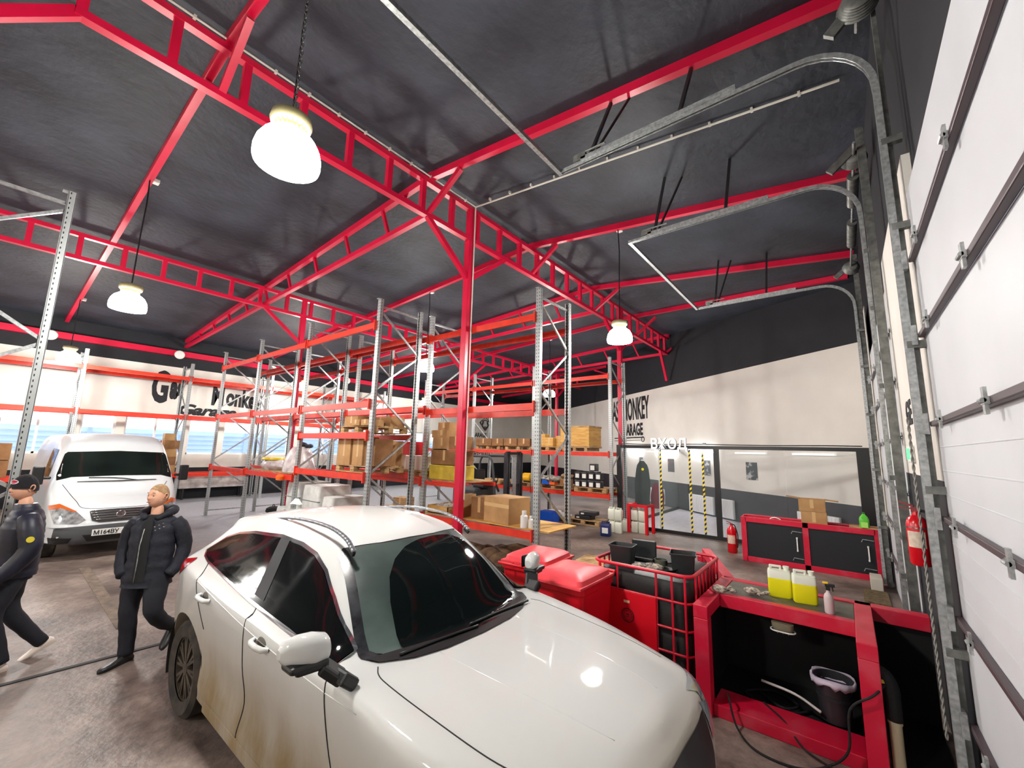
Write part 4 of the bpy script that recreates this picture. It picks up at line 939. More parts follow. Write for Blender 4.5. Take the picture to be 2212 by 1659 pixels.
tag(MB().tube(catmull([(-.8, 4.8, .04), (-.6, 4.6, .06), (-.5, 4.75, .05), (-.7, 4.9, .04), (-.9, 4.7, .04), (-.6, 4.55, .04), (-.4, 4.75, .04)], 6), .012, 8).obj('hose', RUBBER, smooth=180), 'black hose coiled in the bottom of the pit frame', 'hose')
t = thing('wrapped_pipe', 'cream upright pipe with its top wrapped in black, beside the pit frame', 'pipe', (.125, 4.27, 0))
MB().lathe([(.036, 0), (.036, .36), (.042, .36), (.042, .42), (.0, .42)], n=20).obj('pipe', mat('cream pipe', (206, 192, 160), .5), t, smooth=40)
MB().tube(catmull([(0, 0, .38), (.0, 0, .52), (-.015, 0, .62), (-.05, 0, .67), (-.09, 0, .66)], 5), [.045]*6+[.05]*8+[.045]*7, 14).obj('black_wrap', RUBBER, t, smooth=180)
b = MB(); b.cbox((-.07, -.045, .63), (.07, .014, .024), .2); b.obj('yellow_tape', mat('yellow tape', (226, 184, 40), .4), t)
b = MB(); b.cbox((-.10, -.03, .61), (.04, .03, .03), .2); b.obj('orange_clip', mat('dull orange clip', (170, 76, 50), .5), t, bevel=.006)

# ================================================================ cabinet by the doors
t = thing('low_cabinet', 'long low red steel cabinet with two black doors in front of the glass office', 'cabinet', (-1.89, 10.4, 0))
W, D, H = 2.28, .55, .9; b = MB()
for x in (0, W/2+.0, W-.1): b.box((x-(.05 if x and x < 2 else 0), 0, 0), (x+(.05 if x and x < 2 else .1), .08, H))
for z in (0, H-.1): b.box((.08, 0.0, z), (W-.08, .078, z+.1))
b.box((0, .08, 0), (.03, D, H)); b.box((W-.03, .08, 0), (W, D, H)); b.box((0, D-.03, 0), (W, D, H)); b.obj('carcass', REDM, t, bevel=.005)
MB().box((.03, .08, H-.09), (W-.03, D-.03, H-.07)).obj('sunken_top', mat('dark red tray', (110, 26, 34), .5), t)
b = MB(); b.box((0, .3, H-.002), (W, .34, H+.012)); b.obj('top_rail', REDM, t)
BD = mat('matt black door', (15, 19, 26), .6)
for x0, x1 in ((.1, W/2-.05), (W/2+.05, W-.1)):
    d = MB().box((x0, .02, .1), (x1, .04, H-.1)).obj('door', BD, t)
    h = MB(); hx = x1-.10; h.bar((hx, -.02, .33), (hx, -.02, .60), .022, .022); h.bar((hx, .02, .345), (hx, -.02, .345), .03, .03); h.bar((hx, .02, .585), (hx, -.02, .585), .03, .03); h.obj('handle', WHITEP, d, bevel=.004)
    for z in (.19, .70): h = MB(); h.tube([(x1-.01, .012, z), (x1-.17, .008, z+.01), (x1-.19, .012, z-.04)], .008, 6); h.obj('hinge', GALV, d)
MB().box((W-.45, .1, H-.06), (W-.02, D-.05, H+.01)).obj('wooden_board', WOOD, t)
for k, x in enumerate((.62, 1.36)):
    tag(MB().tube(catmull([(x-.1, 0, 0), (x-.08, 0, .05), (x, 0, .075), (x+.08, 0, .05), (x+.12, 0, 0)], 5), .012, 8).obj('hose_loop', WHITEP, smooth=180, loc=(-1.89, 10.55, H-.05)), 'white hose loop on the red cabinet '+('left' if k == 0 else 'right')+' of the cartons', 'hose')
def carton(x, y, z, w, d, h, rz, label, m=CARD, flaps=0, tape=True, cat='box', name='cardboard_box', group=None, tapez=False):
    t = thing(name, label, cat, (x, y, z), rz, group)
    if flaps:
        b = MB(); th = .006
        b.box((-w/2, -d/2, 0), (w/2, d/2, th)); b.box((-w/2, -d/2, 0), (w/2, -d/2+th, h)); b.box((-w/2, d/2-th, 0), (w/2, d/2, h)); b.box((-w/2, -d/2, 0), (-w/2+th, d/2, h)); b.box((w/2-th, -d/2, 0), (w/2, d/2, h))
        b.obj('carton', m, t)
        for sx in (-1, 1): MB().bar((sx*w/2, 0, h), (sx*(w/2+.6*flaps), 0, h+(-.02 if sx > 0 else .03)), d*.95, th).obj('flap', m, t)
        MB().bar((0, d/2, h), (0, d/2+.1*flaps, h+.2*flaps), w*.95, th, (1, 0, 0)).obj('flap', m, t) if 0 else None
    else: MB().box((-w/2, -d/2, 0), (w/2, d/2, h)).obj('carton', m, t, bevel=.004)
    if tape:
        b = MB(); b.box((-.03, -d/2-.001, h*.3), (.03, -d/2, h)); b.obj('tape_strip', TAPE, t) if not tapez else None
        if tapez: MB().box((-w/2-.001, -d/2-.001, h*.62), (w/2+.001, -d/2+.002, h*.76)).obj('tape_strip', TAPE, t)
    return t
carton(-.60, 10.62, .84, .42, .34, .28, .02, 'plain carton standing on the red cabinet under the open one')
carton(-.62, 10.62, 1.12, .44, .34, .24, .03, 'open carton with spread flaps on top of the stack on the red cabinet', flaps=.35)
t = thing('fluid_bottle', 'green fluid bottle at the right end of the red cabinet', 'bottle', (.17, 10.55, .86))
b = MB(); rows = []
for z, k in ((0, .9), (.01, 1), (.2, 1), (.25, .75), (.28, .35), (.30, .3)): rows.append([(px*k, py*k, z) for px, py in rounded(.15, .1, .03, 4)])
b.grid(rows, True); b.add(rows[0], [tuple(range(len(rows[0])))]); b.add(rows[-1], [tuple(range(len(rows[0])))]); b.obj('bottle', mat('green fluid plastic', (100, 206, 60), .25, col2=(70, 160, 44), scale=5), t, smooth=40)
MB().lathe([(.02, .3), (.02, .33), (0, .33)], n=14).obj('cap', mat('dark green cap', (40, 110, 50), .4), t)
MB().box((-.05, -.052, .05), (.05, -.05, .15)).obj('bottle_label', mat('light green label', (170, 236, 110), .5), t)
def extinguisher(x, y, z, label, r=.08, h=.42, bracket=False, rz=0):
    t = thing('fire_extinguisher', label, 'fire extinguisher', (x, y, z), rz); REDX = mat('glossy red cylinder', (206, 14, 30), .22)
    MB().lathe([(.0, 0), (r*.85, 0), (r, .02), (r, h*.82), (r*.8, h*.93), (r*.35, h), (r*.3, h+.03), (0, h+.03)], n=28).obj('cylinder', REDX, t, smooth=40)
    b = MB(); b.cbox((0, 0, h+.045), (.05, .04, .04)); b.bar((-.01, 0, h+.07), (-.10, 0, h+.10), .025, .014); b.bar((-.01, 0, h+.05), (-.10, 0, h+.05), .025, .01); b.obj('valve', mat('dark red valve', (130, 20, 30), .4), t)
    MB().tube(catmull([(.02, 0, h+.04), (.07, 0, h+.02), (r+.02, 0, h*.7), (r+.015, 0, h*.35), (r*.9+.01, 0, h*.2)], 4), .011, 8).obj('hose', RUBBER, t, smooth=180)
    pts = []; b = MB(); rows = []
    for zz in (h*.36, h*.68): rows.append([((r+.002)*math.sin(a), -(r+.002)*math.cos(a), zz) for a in [-.85+1.7*k/10 for k in range(11)]])
    b.grid(rows).obj('paper_label', mat('cream printed label', (224, 214, 192), .5, col2=(190, 150, 140), scale=30, mix=.3), t)
    MB().lathe([(r+.004, h*.74), (r+.004, h*.76)], n=28).obj('strap', CHROME, t) if bracket else None
    return t
extinguisher(-2.20, 11.0, 0, 'red fire extinguisher on the floor at the left end of the red cabinet', .10, .58)
extinguisher(.42, 4.95, 1.34, 'red fire extinguisher hung on the black lower part of the door pier', .07, .40, True, -.3)
tag(MB().box((.47, 4.93, 1.62), (.5, 4.97, 1.68)).obj('extinguisher_bracket', GALV), 'small grey bracket holding the extinguisher on the pier', 'bracket')

# ================================================================ glass office
FRB = mat('black office frame', (22, 24, 26), .4)
OG = mat('office glass', (190, 215, 215), .03, alpha=.05, spec=.2)
t = thing('office_partition', 'black framed glass office front below the slanted wall', 'partition', (-5.5, 12.3, 0)); L = lambda x: x+5.5
def F(nm, a, b_, m=FRB): return MB().box(a, b_).obj(nm, m, t)
F('bottom_rail', (0, -.03, 0), (L(.45), .03, .09)); F('top_rail', (0, -.03, 2.34), (L(.45), .03, 2.43))
F('post', (-.06, -.05, 0), (.08, .05, 2.43)); F('post', (L(-2.80), -.04, .09), (L(-2.67), .04, 2.34)); F('post', (L(.18), -.04, .09), (L(.45), .04, 2.34))
F('post', (L(-4.3), .0, .09), (L(-4.27), .02, 2.34), mat('pale steel strip', (196, 204, 206), .3))
for a, c in ((.08, L(-4.3)), (L(-4.27), L(-3.42)), (L(-3.40), L(-2.80)), (L(-2.67), L(-1.2)), (L(-1.19), L(.18))):
    MB().box((a, -.004, .09), (c, .004, 2.34)).obj('glass_pane', OG, t)
F('side_rail', (-.02, .05, 2.34), (.02, 7.4, 2.43)); F('side_rail', (-.02, .05, 0), (.02, 7.4, .09)); MB().box((-.004, .05, .09), (.004, 7.4, 2.34)).obj('glass_pane', OG, t)
def stripes(x, z0, z1, lbl):
    tt = thing('hazard_tape', lbl, 'tape', (x, 12.29, z0)); y_ = MB(); k_ = MB(); z = 0; i = 0
    while z < z1-z0:
        (y_ if i % 2 else k_).add([(-.025, 0, z-.02), (.025, 0, z+.02), (.025, 0, z+.08), (-.025, 0, z+.04)] + [(-.025, .002, z-.02), (.025, .002, z+.02), (.025, .002, z+.08), (-.025, .002, z+.04)], [(0,1,2,3),(7,6,5,4),(0,4,5,1),(1,5,6,2),(2,6,7,3),(3,7,4,0)])
        z += .06; i += 1
    k_.obj('black_stripes', mat('black tape', (20, 20, 20), .5), tt); y_.obj('yellow_stripes', mat('yellow hazard tape', (240, 214, 40), .5), tt)
stripes(-4.23, .09, 2.28, 'yellow and black striped tape on the glass, leftmost of three')
stripes(-3.42, .09, 2.28, 'yellow and black striped tape on the glass, middle of three')
stripes(-3.08, .09, 2.22, 'yellow and black striped tape on the glass, rightmost of three')
SGN = mat('white lit sign letters', (250, 250, 250), .4, emit=.35)
xx = -4.47
st_ = thing('entrance_sign', 'white block letters reading ВХОД above the glass door', 'sign', (-4.47, 12.2, 2.335))
for ch, w_ in (('В', .235), ('Х', .255), ('О', .27), ('Д', .27)):
    lt = text_mesh('letter', ch, .40, SGN, (xx+4.47, 0, 0), (PI/2, 0, 0), .03, .008, parent=st_, sx=.86); xx += w_
    lt.data.materials.append(mat('grey letter sides', (96, 98, 104), .5))
    for f_ in lt.data.polygons:
        if abs(f_.normal.z) < .5: f_.material_index = 1
tag(MB().lathe([(0, 0), (.04, 0), (.04, .003), (0, .003)], (0, 0, 0), 24, 'y').obj('round_sticker', mat('yellow sticker', (236, 226, 40), .5), loc=(-4.76, 12.285, 1.72)), 'round yellow sticker on the office glass', 'sticker')
tag(MB().tube(catmull([(-5.4, 12.24, 2.47), (-4.5, 12.24, 2.45), (-3.3, 12.24, 2.47), (-2.4, 12.24, 2.46), (-1.4, 12.24, 2.455), (-.4, 12.24, 2.465), (.3, 12.24, 2.46)], 6), .012, 6).obj('cable', BLACK, smooth=180), 'black cable lying along the top of the glass office frame', 'cable')
tag(MB().cbox((-3.0, 12.22, 2.48), (.09, .06, .05)).obj('camera_box', mat('grey box', (130, 128, 122), .5), bevel=.01), 'small grey box on top of the office frame right of the sign', 'box')
struct(MB().add([(-5.4, 12.36, .012), (.44, 12.36, .012), (.44, 13.4, .012), (-5.4, 17.8, .012), (-5.4, 12.36, .002), (.44, 12.36, .002), (.44, 13.4, .002), (-5.4, 17.8, .002)],
    [(0,1,2,3),(7,6,5,4),(0,4,5,1),(1,5,6,2),(2,6,7,3),(3,7,4,0)]).obj('floor_office', mat('white office floor tile', (214, 212, 218), .25, col2=(190, 186, 196), scale=5, stretch=(1, 3, 1), mix=.4)), 'white tiled floor of the glass office', 'floor')
def on_slant(name, u0, u1, z0, z1, m, label, cat, th=.03, kind=None, parent=None):
    vs = [slant(u, z, o) for o in (.005, th) for u, z in ((u0, z0), (u1, z0), (u1, z1), (u0, z1))]
    o = MB().add(vs, [(0,1,2,3),(7,6,5,4),(0,4,5,1),(1,5,6,2),(2,6,7,3),(3,7,4,0)]).obj(name, m)
    if label: tag(o, label, cat, kind=kind)
    return o
U = lambda x: (x+5.8)/.7996
PD = mat('dark poster print', (40, 40, 44), .4, col2=(196, 196, 196), scale=5, mix=.4, contrast=(.5, .6)); PR = mat('dark red poster print', (48, 10, 14), .4, col2=(220, 70, 70), scale=4, mix=.5, contrast=(.55, .65))
PG = mat('grey poster print', (96, 98, 102), .4, col2=(214, 214, 214), scale=8, mix=.4, contrast=(.5, .6))
on_slant('poster', U(-5.97), U(-5.63), 1.44, 1.98, PR, 'dark red poster in the office left of the middle tape', 'poster', .012)
on_slant('poster', U(-4.24), U(-3.93), 1.43, 1.98, PG, 'grey poster in the office behind the rightmost striped tape', 'poster', .012)
on_slant('poster', U(-2.61), U(-2.25), 1.42, 1.98, PD, 'black and white poster in the office right of the black post', 'poster', .012)
on_slant('poster', U(-7.75), U(-7.5), 1.5, 2.0, PG, 'grey poster in the office at the far left behind the coats', 'poster', .012)
RADM = mat('white radiator enamel', (232, 234, 234), .35)
def radiator(x0, x1, label, z0=.06, z1=.68):
    r = thing('radiator', label, 'radiator', slant(U(x0), 0, 0)); n = 14; u1 = U(x1)-U(x0)
    sl = lambda u, z, o: (Vector(slant(U(x0)+u, z, o))-Vector(slant(U(x0), 0, 0)))
    vs = [sl(u, z, o) for o in (.03, .11) for u, z in ((0, z0), (u1, z0), (u1, z1), (0, z1))]
    MB().add(vs, [(0,1,2,3),(7,6,5,4),(0,4,5,1),(1,5,6,2),(2,6,7,3),(3,7,4,0)]).obj('panel', RADM, r, bevel=.01)
    b = MB()
    for k in range(n): b.bar(sl(u1*(k+.5)/n, z0+.04, .115), sl(u1*(k+.5)/n, z1-.04, .115), u1/n*.5, .01, (0.6, .8, 0))
    b.obj('ribs', RADM, r)
radiator(-7.2, -6.15, 'white radiator in the office behind the coats'); radiator(-4.85, -3.8, 'white radiator in the office between striped tapes and black post'); radiator(-3.6, -3.05, 'white radiator in the office right of the black post'); radiator(-1.15, -.2, 'white radiator in the office hidden behind the carton on the cabinet')
on_slant('dark_panel', U(-6.2), U(-4.95), .03, 1.02, mat('dark door panel', (40, 36, 44), .5), 'dark low door between the office radiators', 'panel', .04)  # dark office door, built as a low panel on the wall
TUBE = mat('faintly glowing white tube fitting', (236, 238, 238), .4, emit=.25); LIT = mat('lit office tube', (250, 252, 255), .4, emit=28)  # first fitting is not lit, a slight glow is put into its white
for x0, x1, m, lb in ((-2.91, -1.93, TUBE, 'white tube light on the office wall right of the black post'), (-1.18, -.19, TUBE, 'rightmost white tube light on the office wall'),
                      (-8.5, -7.5, LIT, 'glowing tube light in the office behind the coats'), (-6.6, -5.5, LIT, 'glowing tube light in the office under the sign'), (-4.8, -3.7, LIT, 'glowing tube light in the office above the striped tape')):
    on_slant('tube_light', U(x0), U(x1), 2.24, 2.30, m, lb, 'light', .08)
# coats hanging on a stand inside the office
def garment(x, y, z0, z1, w, m, label, seed):
    rnd = random.Random(seed); b = MB(); rows = []
    for i in range(12):
        u = i/11; z = z1+(z0-z1)*u; r = w*(.32+.68*min(1, u*5)**.5)*(1+.2*u)*(1-.06*math.sin(u*9)); rows.append([(x+r*math.cos(a)*(1+.1*math.sin(5*a+i*.3)), y+r*.5*math.sin(a)*(1+.12*math.sin(4*a+seed)), z) for a in [2*PI*k/28 for k in range(28)]])
    b.grid(rows, True); b.add(rows[0], [tuple(range(28))]); b.add(rows[-1], [tuple(range(28))])
    return tag(b.obj('hanging_coat', m, smooth=180), label, 'coat')
garment(-5.02, 12.9, .62, 1.95, .20, mat('dark grey coat cloth', (46, 52, 52), .9), 'dark grey coat hanging behind the office glass', 1)
garment(-4.62, 13.05, .55, 1.3, .17, mat('dark red coat cloth', (112, 20, 40), .9), 'dark red coat hanging behind the office glass', 2)
garment(-5.38, 12.8, .12, .6, .14, mat('wine red bag cloth', (90, 24, 40), .9), 'wine red bag low behind the office glass', 3)
# small frame and canisters by the office
t = thing('small_frame', 'small red steel frame standing over white canisters by the office', 'frame', (-4.98, 11.6, 0), -.15)
for a, c in (((0, 0, 0), (.07, .07, .78)), ((.55, 0, 0), (.62, .07, .78)), ((.07, 0, .71), (.55, .07, .78))): MB().box(a, c).obj('bar', RP, t)
for a, c in (((0, .35, 0), (.07, .42, .78)), ((.55, .35, 0), (.62, .42, .78))): MB().box(a, c).obj('bar', RP, t)
MB().box((.0, .07, .72), (.06, .35, .78)).obj('bar', RP, t); MB().box((.56, .07, .72), (.62, .35, .78)).obj('bar', RP, t)
BLUEC = mat('dark blue plastic', (30, 44, 100), .4)
canister(-5.17, 10.65, 0, .2, 'dark blue canister on the floor beside the end of the far rack', .25, BLUEC, .26, .2, .36, BLUEC)
bl = tag(MB().box((-.08, -.103, .08), (.08, -.101, .22)).obj('canister_label', WHITEP, loc=(-5.17, 10.65, 0), rz=.2), 'white label on the dark blue canister', 'label')
for i, (x, y, z, lb) in enumerate(((-5.08, 11.28, 0, 'white canister right of the dark blue one, lower'), (-5.08, 11.28, .34, 'white canister right of the dark blue one, stacked on top'), (-5.30, 11.32, 0, 'white canister behind the dark blue one, lower'), (-5.30, 11.32, .34, 'white canister behind the dark blue one, stacked on top'),
        (-4.80, 11.75, 0, 'white canister under the small red frame, lower left'), (-4.58, 11.72, 0, 'white canister under the small red frame, lower right'), (-4.80, 11.75, .33, 'white canister under the small red frame, upper left'), (-4.58, 11.72, .33, 'white canister under the small red frame, upper right'), (-5.06, 11.72, 0, 'white canister on the floor just left of the small red frame'))):
    canister(x, y, z, .05, lb, .2, NAT, .19, .17, .32)
t = thing('helmet_bag', 'small black bag on the floor left of the car roof, by the rack feet', 'bag', (-14.7, 6.2, 0))
MB().lathe([(0, 0), (.18, 0), (.23, .06), (.21, .15), (.12, .2), (0, .22)], n=20).obj('bag_body', RUBBER, t, smooth=60); MB().tube(catmull([(-.1, 0, .19), (-.04, 0, .26), (.04, 0, .26), (.1, 0, .19)], 4), .012, 6).obj('strap', BLACK, t)
# ================================================================ signs and lettering
INK = mat('black wall lettering', (24, 25, 30), .7)
def arc(x, y): return x, y
def sign_slant(name, body, size, u, z, label, off=0, sx=1, sp=1):
    p = slant(u, z, .008); o = text_mesh(name, body, size, INK, p, (PI/2, 0, -math.atan2(.6005, .7996)), .003, off, sx=sx, space=sp); return tag(o, label, 'lettering')
sign_slant('wall_lettering', 'GAS', 1.46, U(-10.1), 3.84, 'tall black wall letters GAS behind the rack upright', .045, .385)
sign_slant('wall_lettering', 'MONKEY', 1.46, U(-8.88), 3.84, 'tall black wall letters MONKEY beside the far red column', .045, .385)
sign_slant('wall_lettering', 'GARAGE', .78, U(-8.92), 3.06, 'black wall letters GARAGE below the taller ones', .03, .60)
b = MB(); f = lambda u, z: slant(u, z, .02)
b.bar(f(U(-9.6), 2.93), f(U(-7.4), 2.93), .02, .05); b.bar(f(U(-9.6), 2.80), f(U(-7.6), 2.80), .02, .02); b.tube([f(U(-7.45)+.12*math.cos(a), 2.84+.12*math.sin(a)) for a in [2*PI*k/16 for k in range(16)]], .015, 6, True)
tag(b.obj('painted_line', INK), 'painted black tool shaped line under the wall lettering', 'lettering')
xs_ = XL+.006
wl = lambda body, size, y, z, label, off=.02, sx=1, shear=0, warp=None: tag(text_mesh('wall_lettering', body, size, INK, (xs_, y, z), (PI/2, 0, PI/2), .003, off, shear, sx, warp=warp), label, 'lettering')
wl('G', 1.62, 3.78, 3.74, 'large black letter G starting the writing over the windows', .075, .44)
wl('as', 1.2, 4.36, 3.92, 'black letters as following the big G on the window wall', .07, .42)
wl('M', 1.15, 5.74, 3.78, 'large black letter M on the window wall', .045, .52)
wl('onkey', 1.0, 6.28, 3.82, 'black letters onkey on the window wall', .045, .56, warp=lambda x, y: (x, y-.06*x))
wl('Garage', .56, 4.62, 3.30, 'slanted black letters Garage under the larger writing', .025, 1.25, .35)
wl('GARAGE', .42, 21.5, 3.05, 'small black letters GARAGE on the far left wall', .012, .9)
wl('GAS MONKEY RULES', .5, 20.2, 1.62, 'small black writing low on the far left wall behind the forklift', .01, .7)
b = MB(); c0 = (22.8, 4.0)
def ringp(cy, cz, r, w_): b.tube([(xs_+.01, cy+r*math.cos(a), cz+r*math.sin(a)) for a in [2*PI*k/20 for k in range(20)]], w_, 5, True)
ringp(22.8, 4.0, .3, .03); ringp(22.45, 4.1, .14, .03); ringp(23.15, 4.1, .14, .03); ringp(22.8, 3.72, .1, .03)
for p, q in (((22.2, 4.1), (22.8, 4.5)), ((22.8, 4.5), (23.4, 4.1)), ((23.4, 4.1), (22.8, 3.5)), ((22.8, 3.5), (22.2, 4.1)), ((23.4, 4.4), (23.7, 4.55)), ((23.55, 3.9), (23.35, 3.5))): b.bar((xs_+.01, *p), (xs_+.01, *q), .05, .02)
tag(b.obj('wall_emblem', INK), 'black engine shaped emblem above the small far lettering', 'emblem')
tag(text_mesh('wall_lettering', 'GE', .3, INK, (XR-.004, 5.62, 2.53), (PI/2, 0, -PI/2), .002, .012, sx=1.1), 'black letters GE on the white door pier', 'lettering')
t = thing('exit_sign', 'small green lit sign on the white door pier', 'sign', (XR-.022, 5.5, 2.17))
MB().box((-.01, -.14, 0), (.02, .14, .16)).obj('housing', WHITEP, t, bevel=.006); MB().box((-.014, -.10, .03), (-.01, .02, .13)).obj('green_panel', mat('lit green panel', (60, 230, 110), .4, emit=1.2), t)
MB().box((-.014, .035, .03), (-.01, .12, .13)).obj('green_panel', mat('lit green panel', (60, 230, 110), .4, emit=1.2), t)
b = MB()
for ph in (0, PI): b.tube([(.37+.005*math.sin(k*.8+ph), 4.14+.005*math.cos(k*.8+ph), 2.5-k*.014) for k in range(150)], .0052, 5)
if 1:     tag(b.obj('pull_rope', mat('grey braided rope', (150, 148, 142), .8), smooth=180), 'grey braided pull rope hanging beside the near door track', 'rope')
tag(MB().cbox((.24, 9.9, .10), (.16, .4, .2)).obj('pale_block', mat('dusty pale block', (190, 184, 170), .8), bevel=.01), 'pale block on the floor at the right end of the red cabinet', 'block')
tag(MB().box((.05, 8.8, .0), (.36, 9.6, .03)).obj('floor_grate', mat('rusty brown grate', (110, 92, 60), .8, col2=(70, 58, 40), scale=20), bevel=.004), 'brown floor grate at the foot of the farther overhead door', 'grate')
# ================================================================ goods on the racks
def pallet(x, y, z, label, w=1.2, d=.8, rz=0, m=WOOD):
    t = thing('wooden_pallet', label, 'pallet', (x, y, z), rz)
    b = MB(); n = 7
    for k in range(n): b.box((-w/2, -d/2+k*d/n+.008, .122), (w/2, -d/2+(k+1)*d/n-.008, .144))
    for k in (-1, 0, 1): b.box((k*(w/2-.05)-.05, -d/2, .10), (k*(w/2-.05)+.05, d/2, .122))
    b.obj('deck', m, t)
    for i in (-1, 0, 1):
        for j in (-1, 0, 1): MB().cbox((i*(w/2-.07), j*(d/2-.05), .061), (.14, .10, .078)).obj('block', m, t)
    for j in (-1, 0, 1): MB().box((-w/2, j*(d/2-.05)-.05, 0), (w/2, j*(d/2-.05)+.05, .022)).obj('runner', m, t)
    return t
BT = .06   # half height of a beam
# nearest row, right bay: pallet of cartons on the lower beams
z0 = 1.62+BT
pallet(-7.75, 5.07, z0, 'wooden pallet carrying the tall cartons in the nearest rack')
k = 0
for i, (x, y, w, d, h) in enumerate(((-8.1, 4.85, .48, .36, .56), (-7.6, 4.85, .36, .36, .56), (-7.22, 4.9, .34, .4, .52))):
    carton(x, y, z0+.145, w, d, h, 0, ['left tall carton', 'middle tall carton', 'right brown carton'][i]+' on the lower pallet of the nearest rack', CARD if i < 2 else CARD2)
carton(-7.7, 5.3, z0+.145, .9, .4, .5, 0, 'wide carton at the back of the lower pallet in the nearest rack')
z1 = 2.4+BT
pallet(-7.7, 5.07, z1, 'wooden pallet on the second beams of the nearest rack, low cartons on it')
for x, y, w, h, lb in ((-8.1, 4.95, .5, .22, 'left flat carton'), (-7.68, 4.8, .28, .12, 'small front carton'), (-7.35, 4.8, .26, .12, 'small right carton'), (-7.5, 5.25, .7, .2, 'long back carton')):
    carton(x, y, z1+.145, w, .35, h, 0, lb+' on the second shelf of the nearest rack')
# middle of the second row: assorted boxes on low beams
z0 = 1.5+BT
pallet(-7.75, 6.4, z0, 'wooden pallet under the red and white gift box in the second rack row')
for x, y, zz, w, d, h, m, lb in ((-8.35, 6.15, .145, .30, .35, .32, WHITEP, 'white picture box with a red machine on its side'), (-8.0, 6.2, .465, .75, .4, .3, RP, 'bright red box on top of the white picture box'),
                                 (-7.6, 6.25, .145, .5, .4, .30, WHITEP, 'white box below the bright red box')):
    carton(x, y, z0+zz, w, d, h, .05, lb, m, tape=False)
MBx = MB().box((-8.44, 5.965, z0+.20), (-8.30, 5.972, z0+.41)); tag(MBx.obj('machine_picture', mat('red machine print', (190, 20, 36), .4)), 'red machine printed on the white picture box', 'print', kind='structure') if 0 else None
t = thing('yellow_crate', 'faded yellow metal crate in the second rack row left of the red column', 'crate', (-7.0, 6.2, z0))
for i in (0,): pass
# goods of the end bay behind the column
t['label'] = 'faded yellow crate low in the second rack row left of the red column'; t.location = (-6.52, 6.22, 1.5+BT)
YC_ = mat('faded yellow paint', (222, 196, 70), .5, col2=(180, 150, 50), scale=5, mix=.4)
MB().box((-.42, -.25, 0), (.42, .25, .27)).obj('crate_body', YC_, t, bevel=.01); MB().box((-.43, -.26, .25), (.43, .26, .29)).obj('rim', YC_, t, bevel=.006)
tg = thing('shelf_boards', 'wooden boards across the shelf left of the red column', 'boards', (-6.5, 6.4, 1.5))
MB().box((-.42, -.42, .03), (.62, .42, .055)).obj('board', WOOD, tg)
for zz in (0,):
    MB().bar((-.55, -.48, -.03), (.62, -.48, -.03), .05, .07).obj('shelf_bearer', ORANGE, tg); MB().bar((-.55, .48, -.03), (.62, .48, -.03), .05, .07).obj('shelf_bearer', ORANGE, tg)
carton(-6.55, 6.25, 1.86, .75, .5, .30, .05, 'brown open carton on the yellow crate', CARD2, flaps=.2)
carton(-6.7, 6.3, 2.18, .6, .45, .24, -.04, 'carton resting on the brown open carton left of the column')
carton(-6.78, 6.3, 2.42, .55, .4, .16, .1, 'flat carton near the top of the pile left of the column')
carton(-6.75, 6.3, 2.58, .36, .3, .17, .0, 'small topmost carton of the pile left of the column')
carton(-6.25, 6.2, 2.18, .34, .4, .26, .25, 'darker carton leaning beside the column', CARD2)
# end bay of second row: plywood shelf with cartons
zs = .8+BT
t = thing('plywood_sheet', 'yellow plywood sheet on the lowest beams under the large taped carton', 'sheet', (-5.1, 6.35, zs))
MB().box((-.98, -.39, 0), (1.2, .50, .022)).obj('sheet', PLY, t); MB().box((-1.8, -.39, 0), (-1.0, .50, .02)).obj('second_sheet', WOOD, t)
zp = zs+.023
carton(-5.05, 6.28, zp, .66, .56, .45, -.12, 'large taped carton on the plywood sheet', CARD, tapez=True)
carton(-5.62, 6.3, zp, .36, .42, .40, .15, 'worn carton with torn front just right of the red column', CARD2)
carton(-6.08, 6.2, zp, .30, .34, .42, -.1, 'upright carton just left of the red column', CARD)
t = thing('wooden_tray', 'shallow wooden tray full of white parts left of the red column', 'tray', (-6.62, 6.25, zp))
for a, c in (((-.3, -.28, 0), (.3, .28, .015)), ((-.3, -.28, 0), (.3, -.265, .15)), ((-.3, .265, 0), (.3, .28, .15)), ((-.3, -.28, 0), (-.285, .28, .15)), ((.285, -.28, 0), (.3, .28, .15))): MB().box(a, c).obj('tray_side', PLY, t)
def lumps(name, x, y, z, w, d, h, n, m, label, cat, seed, stuff=True):
    rnd = random.Random(seed); b = MB()
    for k in range(n):
        r = (.25+.35*rnd.random())*h; c = (rnd.uniform(-w/2, w/2), rnd.uniform(-d/2, d/2), r*.7+rnd.random()*(h-r)*.6); rows = []
        for i in range(5):
            a = PI*i/4; rows.append([(c[0]+r*math.sin(a+.01)*math.cos(q)*(1+.3*rnd.random()), c[1]+r*math.sin(a+.01)*math.sin(q), c[2]+r*.7*math.cos(a)) for q in [2*PI*j/7 for j in range(7)]])
        b.grid(rows, True)
    return tag(b.obj(name, m, loc=(x, y, z), smooth=50), label, cat, kind='stuff' if stuff else None)
SMALL = mat('mixed pale metal parts', (196, 190, 178), .6, .1, col2=(90, 84, 76), scale=14, mix=.5)
lumps('white_parts', -6.62, 6.25, zp+.03, .5, .44, .16, 40, mat('white parts', (214, 208, 198), .6, col2=(150, 140, 128), scale=20), 'loose white parts heaped in the wooden tray', 'parts', 4)
def chem_bottle(x, y, z, h, r, label):
    t = thing('plastic_bottle', label, 'bottle', (x, y, z))
    MB().lathe([(0, 0), (r, 0), (r, h*.68), (r*.55, h*.78), (r*.5, h*.8), (0, h*.8)], n=20).obj('bottle', WHITEP, t, smooth=40); MB().lathe([(r*.6, h*.8), (r*.6, h), (0, h)], n=18).obj('cap', WHITEP, t, smooth=40)
